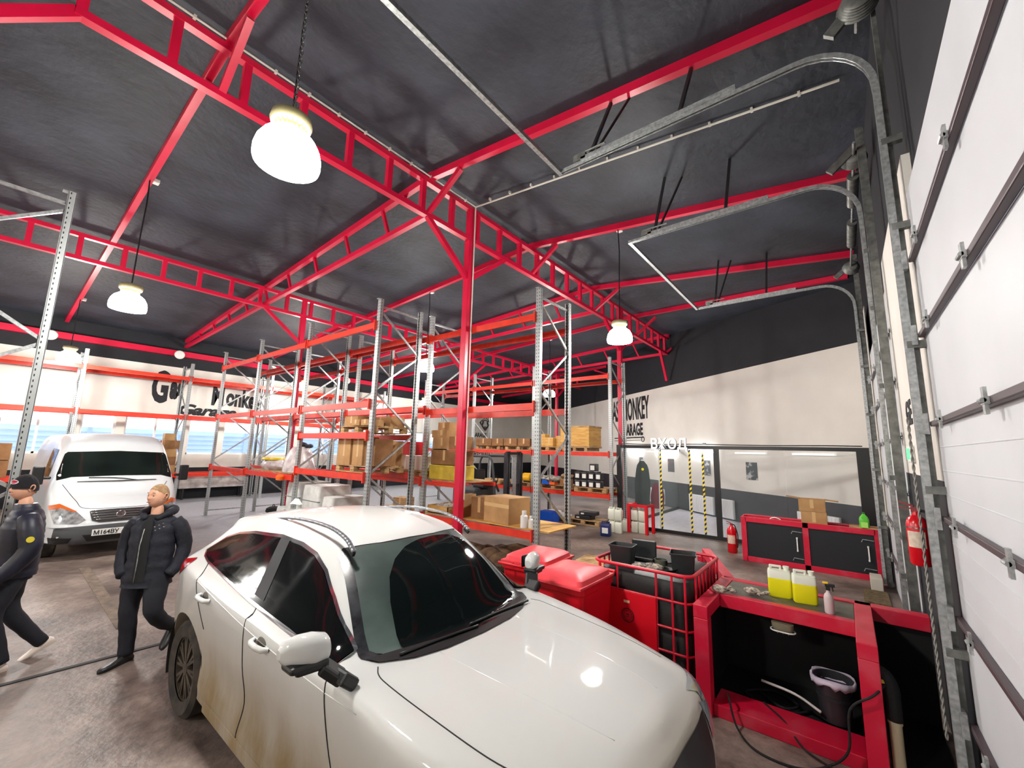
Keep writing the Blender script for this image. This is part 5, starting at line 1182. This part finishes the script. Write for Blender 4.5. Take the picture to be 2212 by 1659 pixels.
chem_bottle(-4.44, 6.0, zp, .28, .065, 'tall white plastic bottle on the plywood beside the rack upright'); chem_bottle(-4.33, 6.05, zp, .2, .045, 'shorter white bottle close to the rack upright'); chem_bottle(-4.52, 6.12, zp, .2, .05, 'white bottle behind the tall one on the plywood')
pallet(-3.75, 7.6, 0, 'wooden pallet on the floor behind the end rack upright', 1.0, .8, .1)
lumps('dark_goods', -5.6, 6.4, 0, 1.6, .7, .45, 26, mat('dark brown parts', (70, 52, 42), .9, col2=(120, 92, 64), scale=6), 'dark heap of parts on the floor under the orange beam', 'parts', 6)
pallet(-5.6, 6.4, -.0, 'pallet on the floor under the dark heap of parts', 1.4, .9) if 0 else None
# left bays: wrapped goods
BALE = mat('white wrapped bale', (226, 228, 224), .6, col2=(196, 198, 196), scale=5, mix=.5, bump=.3, bscale=9)
for x, y, z, w, d, h, lb in ((-10.9, 5.1, 0, .5, .7, .68, 'low white wrapped bale at the left of the bales'), (-10.25, 5.1, 0, .65, .8, 1.32, 'tall white wrapped bale beside the rack upright'), (-9.4, 5.1, 0, .75, .8, 1.30, 'tall white wrapped bale in the middle of the nearest rack'), (-8.75, 5.15, 0, .45, .8, 1.1, 'white wrapped bale at the right of the bales')):
    t = thing('wrapped_bale', lb, 'bale', (x, y, z)); b = MB(); rows = []; rnd = random.Random(int(-x*10))
    for q in range(9):
        k = 1-.05*(q in (0, 8)); rows.append([(a*k*(1+.03*math.sin(q*2+i)), c*k, h*q/8) for i, (a, c) in enumerate(rounded(w, d, .07, 3))])
    b.grid(rows, True); b.add(rows[-1], [tuple(range(len(rows[0])))]); b.obj('bale', BALE, t, smooth=50)
    b = MB()
    for q in (1, 2, 3): b.box((-w/2-.004, -d/2-.004, h*q/4-.01), (w/2+.004, d/2+.004, h*q/4+.01))
    b.obj('straps', mat('grey strap', (120, 122, 122), .6), t)
pallet(-7.93, 4.8, 0, 'pallet on the floor with open cartons below the tall carton pallet', 1.1, .8)
carton(-8.15, 4.72, .145, .30, .3, .26, .2, 'small open carton on the floor pallet under the rack', CARD, flaps=.3); carton(-7.75, 4.75, .145, .36, .34, .36, -.1, 'carton with dark stains on the floor pallet under the rack', CARD2)
t = thing('wrapped_machine', 'machine part with yellow top wrapped in clear film on the left rack', 'machine', (-12.05, 4.98, 1.45+BT+.02)); FILMC = mat('crinkled clear film', (210, 206, 204), .25, col2=(168, 150, 152), scale=6, mix=.5, bump=.6, bscale=12)
b = MB(); rows = []
for q in range(8):
    z = q/7; rr = .42*(1-.5*abs(z-.45)**1.5*1.6); rows.append([(rr*math.cos(a)*(1+.12*math.sin(3*a+q)), rr*.7*math.sin(a)*(1+.1*math.cos(5*a)), z*.3-.02) for a in [2*PI*i/22 for i in range(22)]])
b.grid(rows, True); b.add(rows[-1], [tuple(range(22))]); b.add(rows[0], [tuple(range(22))]); b.obj('film', FILMC, t, smooth=180); MB().lathe([(0, .33), (.3, .32), (.32, .27), (.3, .25)], n=24).obj('yellow_top', mat('yellow painted top', (200, 176, 30), .4), t, smooth=40)
t = thing('wrapped_engine', 'engine block wrapped in film on the low beams right of the film wrapped machine part', 'engine', (-10.75, 5.05, 1.45+BT+.02))
b = MB(); rows = []; rnd = random.Random(5)
for q in range(10):
    z = q/9; rr = .55*(1-.55*z**2); rows.append([(rr*math.cos(a)*(1+.15*math.sin(4*a+q*.5)), rr*.6*math.sin(a)*(1+.12*math.cos(3*a)), z*.62) for a in [2*PI*i/24 for i in range(24)]])
b.grid(rows, True); b.add(rows[-1], [tuple(range(24))]); b.obj('film', FILMC, t, smooth=180)
lumps('metal_parts', -10.6, 5.1, 1.45+BT+.60, .35, .25, .16, 9, mat('dark metal', (60, 62, 66), .5, .4), 'dark metal parts showing above the wrapped engine', 'parts', 9)
tg = thing('shelf_boards', 'wooden boards carrying the wrapped engine', 'boards', (-10.75, 5.07, 1.45+BT+.002)); MB().box((-.62, -.44, 0), (.6, .44, .018)).obj('board', WOOD, tg)
tg = thing('shelf_boards', 'wooden boards carrying the film wrapped machine part on the left rack', 'boards', (-12.05, 5.07, 1.45+BT+.002)); MB().box((-.5, -.44, 0), (.5, .44, .018)).obj('board', WOOD, tg)
tag(MB().lathe([(0, 0), (.09, .02), (.1, .1), (.06, .14), (0, .14)], n=14).obj('orange_bag', mat('orange bag', (240, 110, 30), .5), loc=(-10.35, 4.44, 1.36)), 'orange bag hanging on the low beam of the nearest rack', 'bag')
# far rack by the office
z2 = 2.13+BT
for i, (x, lb) in enumerate(((-10.5, 'left'), (-9.05, 'middle'), (-7.83, 'right'))): pallet(x, 12.2, z2, lb+' pallet on the upper shelf of the far rack', .95 if i == 2 else 1.2)
for x, w, lb in ((-10.68, .8, 'leftmost long brown carton'), (-9.98, .54, 'second long brown carton'), (-9.38, .6, 'third long brown carton'), (-8.78, .54, 'fourth long brown carton')):
    carton(x, 12.05, z2+.145, w, .6, .26, 0, lb+' on the upper shelf of the far rack', CARD2)
for x, w, h, y, lb in ((-8.1, .3, .42, 12.0, 'upright pale carton left of the wooden crate'), (-7.76, .32, .3, 11.95, 'small pale carton with a printed mark'), (-7.45, .28, .36, 12.1, 'pale carton touching the wooden crate')):
    carton(x, y, z2+.145, w, .3, h, 0, lb+' on the far rack', PLY)
t = thing('wooden_crate', 'large yellow plywood crate on top of the far rack', 'crate', (-6.78, 12.2, z2+.02))
MB().box((-.52, -.42, .1), (.52, .42, .80)).obj('crate_body', PLY, t, bevel=.004); b = MB()
for zz in (.1, .74): b.box((-.535, -.435, zz), (.535, .435, zz+.06))
b.obj('battens', WOOD, t); b = MB()
for x in (-.4, 0, .4): b.cbox((x, 0, .05), (.1, .84, .1))
b.obj('skids', WOOD, t)
z3 = .9+BT
for i, x in enumerate((-10.4, -9.05, -7.6, -6.25)): pallet(x, 12.2, z3, ['first', 'second', 'third', 'fourth'][i]+' pallet from the left on the middle shelf of the far rack', 1.1)
CANB = mat('black canister plastic', (26, 27, 30), .4)
n = 0
for r in range(2):
    for c_ in range(4):
        x = -6.72+c_*.24; zc_ = z3+.145+r*.25
        t = thing('black_canister', 'black canister with a white label, row %s, place %s from the left, far rack' % (['lower', 'upper'][r], ['first', 'second', 'third', 'fourth'][c_]), 'canister', (x, 11.95, zc_))
        MB().box((-.10, -.09, 0), (.10, .09, .2)).obj('can_body', CANB, t, bevel=.015); MB().box((-.06, -.03, .2), (.05, .03, .24)).obj('grip', CANB, t, bevel=.006)
        MB().box((-.065, -.093, .02), (.065, -.09, .15)).obj('can_label', WHITEP, t)
t = thing('black_canister', 'single black canister on top of the two rows on the far rack', 'canister', (-6.18, 11.95, z3+.145+.5)); MB().box((-.12, -.09, 0), (.12, .09, .22)).obj('can_body', CANB, t, bevel=.015); MB().box((-.08, -.093, .03), (.06, -.09, .17)).obj('can_label', WHITEP, t)
t = thing('yellow_motor', 'yellow electric motor on the middle shelf of the far rack', 'motor', (-8.75, 12.0, z3+.145)); MB().lathe([(.0, -.2), (.13, -.2), (.15, -.15), (.15, .15), (.1, .2), (0, .2)], (0, 0, .16), 20, 'x').obj('motor_body', mat('yellow machine paint', (236, 180, 30), .4), t, smooth=40); MB().box((-.12, -.1, 0), (.12, .1, .06)).obj('motor_foot', BLACK, t)
lumps('small_parts', -7.85, 12.0, z3+.145, .7, .5, .3, 30, SMALL, 'small mixed parts between the yellow motor and the canisters', 'parts', 12)
carton(-7.85, 11.85, z3+.145, .26, .26, .16, .2, 'small blue box on the middle shelf of the far rack', mat('blue plastic', (20, 90, 190), .4), tape=False); carton(-7.6, 11.85, z3+.145, .24, .22, .18, -.1, 'small orange box on the middle shelf of the far rack', mat('orange plastic', (240, 100, 40), .4), tape=False)
carton(-7.2, 12.0, z3+.145, .34, .3, .2, .1, 'brown wooden box on the middle shelf of the far rack', CARD2)
lumps('bundle', -7.2, 12.05, z3+.345, .3, .25, .2, 9, mat('tan cloth', (150, 122, 84), .9), 'tan cloth bundle on the brown wooden box', 'bundle', 14)
pallet(-6.45, 12.1, 0, 'pallet on the floor under the far rack, black trays on it', 1.1)
for k, (x, z, lb) in enumerate(((-6.5, .145, 'lower'), (-6.35, .27, 'upper'))):
    t = thing('black_tray', lb+' black tray on the floor pallet under the far rack', 'tray', (x, 11.95, z), .1*k); MB().box((-.26, -.18, 0), (.26, .18, .11)).obj('tray_body', CANB, t, bevel=.01); MB().box((-.2, -.183, .03), (-.1, -.18, .07)).obj('white_mark', WHITEP, t)
lumps('white_bags', -7.5, 12.0, .0, .7, .5, .3, 16, mat('white bag film', (214, 214, 212), .5), 'white bags beside the floor pallet under the far rack', 'bags', 17)
t = thing('blue_box', 'bright blue box on the floor below the far rack', 'box', (-7.35, 11.2, .0)); MB().box((-.26, -.2, 0), (.26, .2, .34)).obj('box_body', mat('bright blue card', (16, 84, 196), .45), t, bevel=.008); MB().box((-.24, -.19, .34), (.24, .19, .36)).obj('box_lid', mat('bright blue card', (16, 84, 196), .45), t)
lumps('brown_parts', -9.5, 12.2, 0, 1.6, .7, .5, 30, mat('brown mixed parts', (122, 92, 64), .85, col2=(60, 50, 44), scale=8), 'brown mixed parts on the floor behind the forklift', 'parts', 19)
carton(-6.9, 12.3, .35, .5, .4, .32, .1, 'dark brown carton behind the black trays', CARD2) if 0 else None
for x, y, lb in ((-6.1, 13.6, 'left'), (-5.9, 14.6, 'right')):
    pass
# glimpses along the window wall
zc = 1.0+BT
for i, (y, z, w, d, h) in enumerate(((4.25, zc, .5, .5, .3), (4.25, zc+.3, .45, .45, .3), (4.28, zc+.6, .42, .4, .28), (4.3, zc+.88, .45, .42, .3), (4.25, zc+1.18, .3, .3, .25))):
    carton(-19.3, y, z, d, w, h, .1*(i % 2), ['lowest', 'second', 'third', 'fourth', 'topmost'][i]+' carton of the stack right of the van roof', CARD2 if i % 2 else CARD)
for i, (y, z) in enumerate(((.3, zc), (.3, zc+.5), (-.4, zc))):
    carton(-19.4, y, z, .7, .6, .48, 0, ['lower brown carton', 'upper brown carton', 'left brown carton'][i]+' behind the left edge rack end frame', CARD2)
t = thing('work_bench', 'pale bench standing against the black base of the window wall', 'bench', (-20.3, 6.1, 0)); MB().box((-.2, -1.15, .42), (.2, 1.15, .95)).obj('bench_body', mat('worn pale panel', (206, 200, 194), .5, col2=(160, 150, 146), scale=4), t, bevel=.01)
for y in (-1, 1):
    for x in (-.15, .15): MB().box((x-.03, y-.03, 0), (x+.03, y+.03, .42)).obj('leg', BLACK, t)
carton(-13.2, 10.2, 0, .6, .5, .34, .3, 'low wooden box with dark letters on the floor in the middle of the hall', WOOD)
for k, (x, y) in enumerate(((-12.4, 9.2), (-10.9, 10.2), (-11.8, 12.0))): pallet(x, y, 0, ['nearest', 'middle', 'far'][k]+' loose pallet on the open floor behind the racks', rz=.3*k)

# ================================================================ forklift
t = thing('forklift', 'grey forklift with overhead guard parked behind the large carton', 'forklift', (-8.9, 10.2, 0))
FG = mat('dark grey forklift paint', (52, 56, 60), .4); 
b = MB()
for y in (-.5, .5):
    b.tube(catmull([(-.95, y, 1.0), (-.95, y, 1.6), (-.85, y, 1.93), (-.5, y, 1.98), (.35, y, 1.98)], 4), .035, 8); b.tube(catmull([(.35, y, 1.98), (.48, y, 1.8), (.58, y, 1.2), (.62, y, .8)], 4), .035, 8)
for x in (-.7, -.5, -.3, -.1, .1, .3): b.bar((x, -.5, 1.98), (x, .5, 1.98), .03, .04)
b.obj('overhead_guard', FG, t, smooth=60)
MB().box((-1.2, -.5, .25), (-.2, .5, 1.0)).obj('engine_cover', FG, t, bevel=.08); MB().box((-.3, -.5, .2), (.75, .5, .55)).obj('chassis', mat('pale forklift side', (200, 196, 186), .4), t, bevel=.04)
MB().box((-.5, -.28, 1.0), (-.05, .28, 1.1)).obj('seat', BLACK, t, bevel=.03); MB().box((-.6, -.26, 1.05), (-.45, .26, 1.55)).obj('seat_back', BLACK, t, bevel=.05)
MB().bar((.35, 0, .9), (.15, 0, 1.2), .05, .05).obj('steering_column', BLACK, t); MB().tube([(.15+.04*math.cos(a), .17*math.sin(a), 1.22+.15*math.cos(a)) for a in [2*PI*k/20 for k in range(20)]], .012, 6, True).obj('steering_wheel', BLACK, t)
b = MB()
for y in (-.36, -.26, .26, .36): b.box((.85, y-.03, .08), (.97, y+.03, 2.15 if abs(y) < .3 else 2.1))
for z in (.3, 1.1, 2.05): b.box((.87, -.36, z), (.95, .36, z+.08))
b.obj('mast', mat('black mast', (30, 33, 38), .4), t)
MB().box((.9, -.08, .3), (.96, .08, 2.0)).obj('lift_cylinder', GALV, t)
for y in (-.25, .25): MB().box((1.0, y-.05, .05), (2.0, y+.05, .09)).obj('fork', FG, t)
for x, r in ((-.8, .24), (.6, .3)):
    for y in (-.48, .48): MB().lathe([(0, -.09), (r, -.09), (r, .09), (0, .09)], (x, y, r), 24, 'y').obj('wheel', RUBBER, t)

# ================================================================ people
SKIN = mat('skin', (222, 170, 142), .5, col2=(206, 148, 120), scale=9, mix=.3); HAIRM = mat('short light brown hair', (150, 116, 82), .8, col2=(190, 158, 120), scale=30, mix=.4, bump=.4, bscale=200)
NAVY = mat('dark navy cloth', (26, 30, 44), .75, col2=(16, 18, 28), scale=6, mix=.5, bump=.4, bscale=18); NAVYP = mat('quilted navy jacket', (30, 34, 52), .45, col2=(16, 18, 30), scale=5, mix=.5)
TROU = mat('dark trousers', (22, 24, 34), .85, bump=.3, bscale=14); SHOEB = mat('black leather', (18, 18, 20), .4); TEE = mat('black knit', (14, 15, 18), .85)
def skin_mesh(name, J, E, m, parent, sub=2, root=0):
    me = bpy.data.meshes.new(name); me.from_pydata([j[0] for j in J], E, []); me.materials.append(m)
    o = bpy.data.objects.new(name, me); C.objects.link(o); o.parent = parent
    k = o.modifiers.new('skin', 'SKIN'); k.use_smooth_shade = True
    for i, j in enumerate(J):
        r = j[1]; me.skin_vertices[0].data[i].radius = r if isinstance(r, tuple) else (r, r); me.skin_vertices[0].data[i].use_root = (i == root)
    s = o.modifiers.new('sub', 'SUBSURF'); s.levels = s.render_levels = sub
    dg = bpy.context.evaluated_depsgraph_get(); dg.update(); m2 = bpy.data.meshes.new_from_object(o.evaluated_get(dg)); o.modifiers.clear(); o.data = m2; m2.name = name
    return o
def g2(x, s): return math.exp(-(x/s)**2)
def head(parent, loc, yaw, pitch, hair, hat=False, name='head'):
    """face looks along local +x; origin at the centre of the skull"""
    n, mN = 40, 48; rows = []; hrows = []
    for i in range(n+1):
        th = PI*i/n; z = math.cos(th); row = []; hr = []
        for j in range(mN):
            a = 2*PI*j/mN; x = math.sin(th)*math.cos(a); y = math.sin(th)*math.sin(a)
            X, Y, Z = x*.098, y*.076, z*.118
            if z < 0: X *= 1-.10*z*z; Y *= 1-.30*z*z
            f = max(0, x)
            if z < -.2: X += .018*f*g2(z+.85, .3)                      # chin
            X += f*(.008*g2(z-.22, .10)*g2(y, .55))                    # brow
            X -= .013*g2(z-.02, .10)*(g2(y-.40, .17)+g2(y+.40, .17))*(f > .2)   # eye sockets
            X += .024*g2(z+.20, .11)*g2(y, .15)*(f > .2)+.014*g2(z+.02, .16)*g2(y, .10)*(f > .2)  # nose
            X += .007*g2(z+.47, .07)*g2(y, .26)*(f > .2)+.006*g2(z+.57, .06)*g2(y, .22)*(f > .2)-.006*g2(z+.52, .03)*g2(y, .28)*(f > .2)
            X += .005*g2(z+.12, .16)*(g2(y-.5, .2)+g2(y+.5, .2))
            row.append((X, Y, Z))
        rows.append(row)
    b = MB().grid(rows, True); h = b.obj(name, SKIN, parent, smooth=180)
    h.location = loc; h.rotation_euler = (0, pitch, yaw)
    for s in (-1, 1):
        e = MB(); e.lathe([(0, -.0095), (.006, -.0075), (.0095, 0), (.006, .0075), (0, .0095)], n=14, axis='x'); eo = e.obj('eye', mat('eye white', (190, 180, 172), .3), h, smooth=180, loc=(.0765, s*.030, .003)); eo.scale = (1, 1.2, .62)
        e = MB(); e.lathe([(0, 0), (.005, 0), (.0045, .0015), (0, .002)], n=12, axis='x'); e.obj('iris', mat('dark iris', (60, 54, 46), .2), h, loc=(.0853, s*.030, .003))
        e = MB(); e.tube(catmull([(.090, s*.014, .030), (.094, s*.028, .036), (.084, s*.046, .031)], 4), [.003]*4+[.004]*4+[.002], 6); e.obj('eyebrow', HAIRM, h, smooth=180)
        e = MB(); e.tube(catmull([(.0, s*.073, -.03), (.014, s*.078, -.02), (.014, s*.083, .008), (0, s*.088, .03), (-.016, s*.09, .024), (-.02, s*.088, 0), (-.01, s*.08, -.024)], 3), .0065, 8); e.lathe([(0, -.004), (.013, 0), (0, .004)], (-.003, s*.08, .0), 10, 'y'); e.obj('ear', SKIN, h, smooth=180)
    e = MB(); e.tube(catmull([(.0925, -.024, -.0615), (.099, -.010, -.0595), (.1, 0, -.0605), (.099, .010, -.0595), (.0925, .024, -.0615)], 4), [.002]+[.0042]*15+[.002], 8); e.obj('lips', mat('lips', (176, 104, 92), .5), h, smooth=180)
    if hair:
        hr = []
        for i in range(0, n+1):
            th = PI*i/n; z = math.cos(th); row = []
            for j in range(mN):
                a = 2*PI*j/mN; x = math.sin(th)*math.cos(a); y = math.sin(th)*math.sin(a); lim = .42 if x > .35 else (-.12 if x > -.2 else -.62)
                lim = .46*max(0, x+.15)*1.3-.55*max(0, -x)-.05; k = 1.045 if z > lim else .96
                row.append((x*.098*k-.002, y*.076*k*(1 if z > 0 else 1-.1*z*z), z*.118*k+.002))
            hr.append(row)
        MB().grid(hr, True).obj('hair', HAIRM, h, smooth=180)
    if hat:
        hr = []; KN = mat('black knit hat', (22, 20, 26), .9, bump=.5, bscale=120)
        for i in range(0, 17):
            th = PI*i/30; row = []
            for j in range(mN):
                a = 2*PI*j/mN; z = math.cos(th); r = math.sin(th); k = 1.10+.01*(i > 13); row.append((r*math.cos(a)*.098*k, r*math.sin(a)*.08*k, z*.118*1.10+.008+(.0 if math.cos(a) > 0 else -.022*(i/16))))
            hr.append(row)
        ho = MB().grid(hr, True).obj('knit_hat', KN, h, smooth=180)
        b = MB(); P = [(.09+.0, 0, .07)]
        rows = []
        for k, w_ in ((1, .004), (.78, .008)): rows.append([(.098*math.cos(.5*math.cos(a))+.006+w_*.3, .046*k*math.cos(a), .062+.022*k*math.sin(a)) for a in [2*PI*q/20 for q in range(20)]])
        b.grid(rows, True).obj('goggle_rim', WHITEP, ho, smooth=60)
        b = MB(); b.grid([rows[1], [(.106, 0, .062)]*20], True).obj('goggle_lens', mat('magenta lens', (180, 20, 70), .1), ho, smooth=60)
    return h
def shoe(parent, loc, yaw, m, pitch=0, L=.28):
    b = MB(); rows = []
    for u, w_, h_ in ((0, .028, .05), (.06, .036, .075), (.2, .04, .085), (.35, .038, .09), (.5, .040, .07), (.7, .046, .052), (.88, .04, .042), (.97, .024, .034), (1, .008, .025)):
        rows.append([((u-.25)*L, w_*math.cos(a), max(0, h_*.5+h_*.5*math.sin(a)) if math.sin(a) > -.6 else 0) for a in [2*PI*k/16 for k in range(16)]])
    b.grid(rows, True); b.add(rows[0], [tuple(range(16))]); b.add(rows[-1], [tuple(range(16))]); o = b.obj('shoe', m, parent, smooth=60); o.location = loc; o.rotation_euler = (0, pitch, yaw); return o
def fbA(A):
    ca, sa = math.cos(A), math.sin(A)
    return lambda f, l, z: (f*ca-l*sa, f*sa+l*ca, z)     # f forward, l to the person's left
def jacket(parent, F, m, arms, rings, quilt=0, open_front=False):
    b = MB(); n = 40; rows = []; K = []
    for i in range(len(rings)-1):
        for k in range(6): t_ = k/6; K.append([a+(c-a)*t_ for a, c in zip(rings[i], rings[i+1])])
    K.append(list(rings[-1]))
    for i, (z, w, d, off) in enumerate(K):
        q = 1+quilt*abs(math.sin(z*PI/.062)) if quilt else 1+.022*math.sin(z*38+i*.4)
        rows.append([F(off+d*q*math.copysign(abs(math.cos(a))**.85, math.cos(a))*(1+.02*math.sin(5*a+z*9)), w*q*math.copysign(abs(math.sin(a))**.85, math.sin(a)), z) for a in [2*PI*j/n for j in range(n)]])
    b.grid(rows, True)
    b.add(rows[-1], [tuple(range(n))]); inner = [F(.8*x[0], 0, 0) for x in ()]
    b.grid([rows[0], [tuple(Vector(p)*.0+Vector((p[0]*.8, p[1]*.8, p[2]+.06))) for p in rows[0]]], True)
    for A_ in arms:
        P = catmull([list(F(*a[0]))+[a[1]] for a in A_], 6); pts = [p[:3] for p in P]
        rr = [p[3]*(1+(quilt*1.3*abs(math.sin(i*PI/2.4)) if quilt else .03*math.sin(i*1.9))) for i, p in enumerate(P)]
        b.tube(pts, rr, 16)
    return b.obj('jacket', m, parent, smooth=180)
def leg(parent, F, J, m=TROU, name='trouser_leg'):
    P = catmull([list(F(*a[0]))+[a[1]] for a in J], 6); return MB().tube([p[:3] for p in P], [p[3]*(1+.03*math.sin(i*1.7)) for i, p in enumerate(P)], 18)
# person between van and car
p = thing('person', 'person with short light hair in a dark navy coat standing between van and car', 'person', (-5.78, 1.27, 0))
A = -.72; F = fbA(A)
b = leg(p, F, [((0, -.085, .92), .115), ((.02, -.10, .74), .10), ((.03, -.11, .50), .078), ((.0, -.105, .28), .07), ((-.01, -.10, .07), .062)])
b2 = leg(p, F, [((0, .085, .92), .115), ((.05, .12, .72), .10), ((.10, .15, .52), .08), ((-.04, .17, .36), .068), ((-.22, .18, .26), .058)])
b.add(b2.v, b2.f); b.grid([[F(.14*math.cos(a)*k, .19*math.sin(a)*k, z) for a in [2*PI*j/20 for j in range(20)]] for z, k in ((.80, .95), (.95, 1))], True); b.obj('trousers', TROU, p, smooth=180)
shoe(p, F(.0, -.10, 0), A-.35, SHOEB, 0, .31); shoe(p, F(-.26, .18, .20), A, SHOEB, .7, .3)
jacket(p, F, NAVY, [[((-.01, .165, 1.37), .07), ((-.04, .225, 1.28), .078), ((-.07, .265, 1.10), .068), ((-.02, .25, .93), .060), ((.05, .21, .84), .055)],
                    [((-.01, -.165, 1.37), .07), ((-.03, -.225, 1.28), .078), ((-.04, -.265, 1.10), .068), ((.02, -.24, .93), .060), ((.08, -.18, .85), .055)]],
       [(.74, .215, .155, .0), (.85, .21, .15, 0), (1.0, .195, .14, 0), (1.18, .20, .14, 0), (1.32, .205, .13, -.01), (1.385, .175, .11, -.015), (1.425, .11, .09, -.02), (1.44, .075, .075, -.02)])
jx = MB().grid([[F(.158*k_+off, l, z) for l in [-w_+2*w_*q/6 for q in range(7)]] for z, w_, k_, off in ((1.43, .02, .55, 0), (1.36, .045, .80, 0), (1.25, .05, .915, 0), (1.05, .05, .93, 0), (.80, .055, 1.0, 0))]).obj('jacket_front', TEE, p, smooth=180)
MB().tube([F(.075, .0, 1.425), F(.135, -.02, 1.3), F(.152, -.03, 1.15), F(.152, -.03, 1.0), F(.16, -.03, .80)], .005, 6).obj('zip', GALV, p, smooth=180)
MB().tube(catmull([F(.09, .05, 1.40), F(.02, .115, 1.45), F(-.07, .11, 1.47), F(-.12, 0, 1.47), F(-.07, -.11, 1.47), F(.02, -.115, 1.45), F(.09, -.05, 1.40)], 5), [.022]+[.030]*4+[.042]*5+[.055]*11+[.042]*5+[.030]*4+[.022], 12).obj('hood', NAVY, p, smooth=180)
skin_mesh('body', [(F(-.005, 0, 1.36), .07), (F(.0, 0, 1.46), .057), (F(.01, 0, 1.56), .053)], [(0, 1), (1, 2)], SKIN, p, 2)
head(p, F(.025, 0, 1.625), A-.28, -.08, True)
for k in range(3):
    for l_ in (0, .035): MB().lathe([(0, 0), (.006, .002), (0, .005)], n=8, axis='x').obj('press_stud', CHROME, p, loc=F(.135-.012*k, .07+.03*k+l_*.3, 1.33+.016*k-l_))
# person at the left edge
p = thing('person', 'person in a quilted navy jacket and black knit hat at the left edge', 'person', (-6.56, .385, 0))
A = -1.55; F = fbA(A)
b = leg(p, F, [((0, .085, .95), .115), ((.05, .10, .74), .10), ((.10, .10, .52), .08), ((.04, .105, .30), .068), ((-.02, .105, .08), .058)])
b2 = leg(p, F, [((0, -.085, .95), .115), ((-.01, -.10, .74), .10), ((-.02, -.10, .52), .08), ((-.16, -.10, .30), .066), ((-.30, -.10, .12), .056)])
b.add(b2.v, b2.f); b.grid([[F(.14*math.cos(a)*k, .185*math.sin(a)*k, z) for a in [2*PI*j/20 for j in range(20)]] for z, k in ((.82, .95), (.97, 1))], True); b.obj('trousers', TROU, p, smooth=180)
SH = mat('pale sneaker', (226, 214, 204), .5)
shoe(p, F(.0, .10, 0), A+.15, SH); shoe(p, F(-.34, -.1, .07), A, SH, .5)
jacket(p, F, NAVYP, [[((-.01, .17, 1.43), .075), ((-.03, .24, 1.33), .085), ((-.05, .28, 1.14), .078), ((.04, .27, .98), .068), ((.14, .24, .88), .056)],
                     [((-.01, -.17, 1.43), .075), ((-.03, -.24, 1.33), .085), ((-.03, -.28, 1.14), .078), ((.06, -.26, .99), .068), ((.17, -.2, .92), .056)]],
       [(.86, .20, .155, .0), (.98, .20, .155, 0), (1.15, .205, .155, 0), (1.32, .215, .145, 0), (1.42, .19, .125, -.01), (1.47, .13, .105, -.01), (1.52, .085, .085, 0), (1.545, .078, .078, .005)], quilt=.055)
def hand(parent, base, fdir, ldir, down, grip=.5):
    """palm plus five fingers; fdir along the fingers, ldir towards the thumb"""
    f, l, d = Vector(fdir).normalized(), Vector(ldir).normalized(), Vector(down).normalized(); B = Vector(base)
    J = [(B, .026), (B+f*.045, (.036, .018)), (B+f*.085, (.038, .016))]; E = [(0, 1), (1, 2)]
    for k, (o_, L) in enumerate(((.030, .07), (.010, .078), (-.010, .072), (-.029, .056))):
        a = B+f*.085+l*o_; q = a+f*L*.45+d*L*.2*grip; r = q+f*L*.25+d*L*.4*grip; i = len(J); J += [(a, .0095), (q, .009), (r, .0075)]; E += [(2, i), (i, i+1), (i+1, i+2)]
    i = len(J); a = B+f*.03+l*.034; J += [(a, .011), (a+f*.03+l*.02+d*.006, .0105), (a+f*.055+l*.02+d*.016, .0085)]; E += [(1, i), (i, i+1), (i+1, i+2)]
    return skin_mesh('hand', [(tuple(v), r) for v, r in J], E, SKIN, parent, 2)
hand(p, F(.15, .235, .875), F(.35, -.1, -.9), F(.85, -.3, .3), F(.0, -.9, 0))
hand(p, F(.18, -.195, .91), F(.35, .1, -.9), F(.85, .3, .3), F(.0, .9, 0))
skin_mesh('body', [(F(.0, 0, 1.45), .07), (F(.01, 0, 1.53), .057), (F(.02, 0, 1.63), .053)], [(0, 1), (1, 2)], SKIN, p, 2)
b = MB(); b.lathe([(0, 0), (.028, 0), (.028, .004), (0, .004)], n=16, axis='y'); b.obj('yellow_badge', mat('yellow badge', (214, 196, 50), .6), p, loc=F(-.035, .365, 1.24), rz=A)
head(p, F(.04, 0, 1.70), A+.55, -.05, True, True)
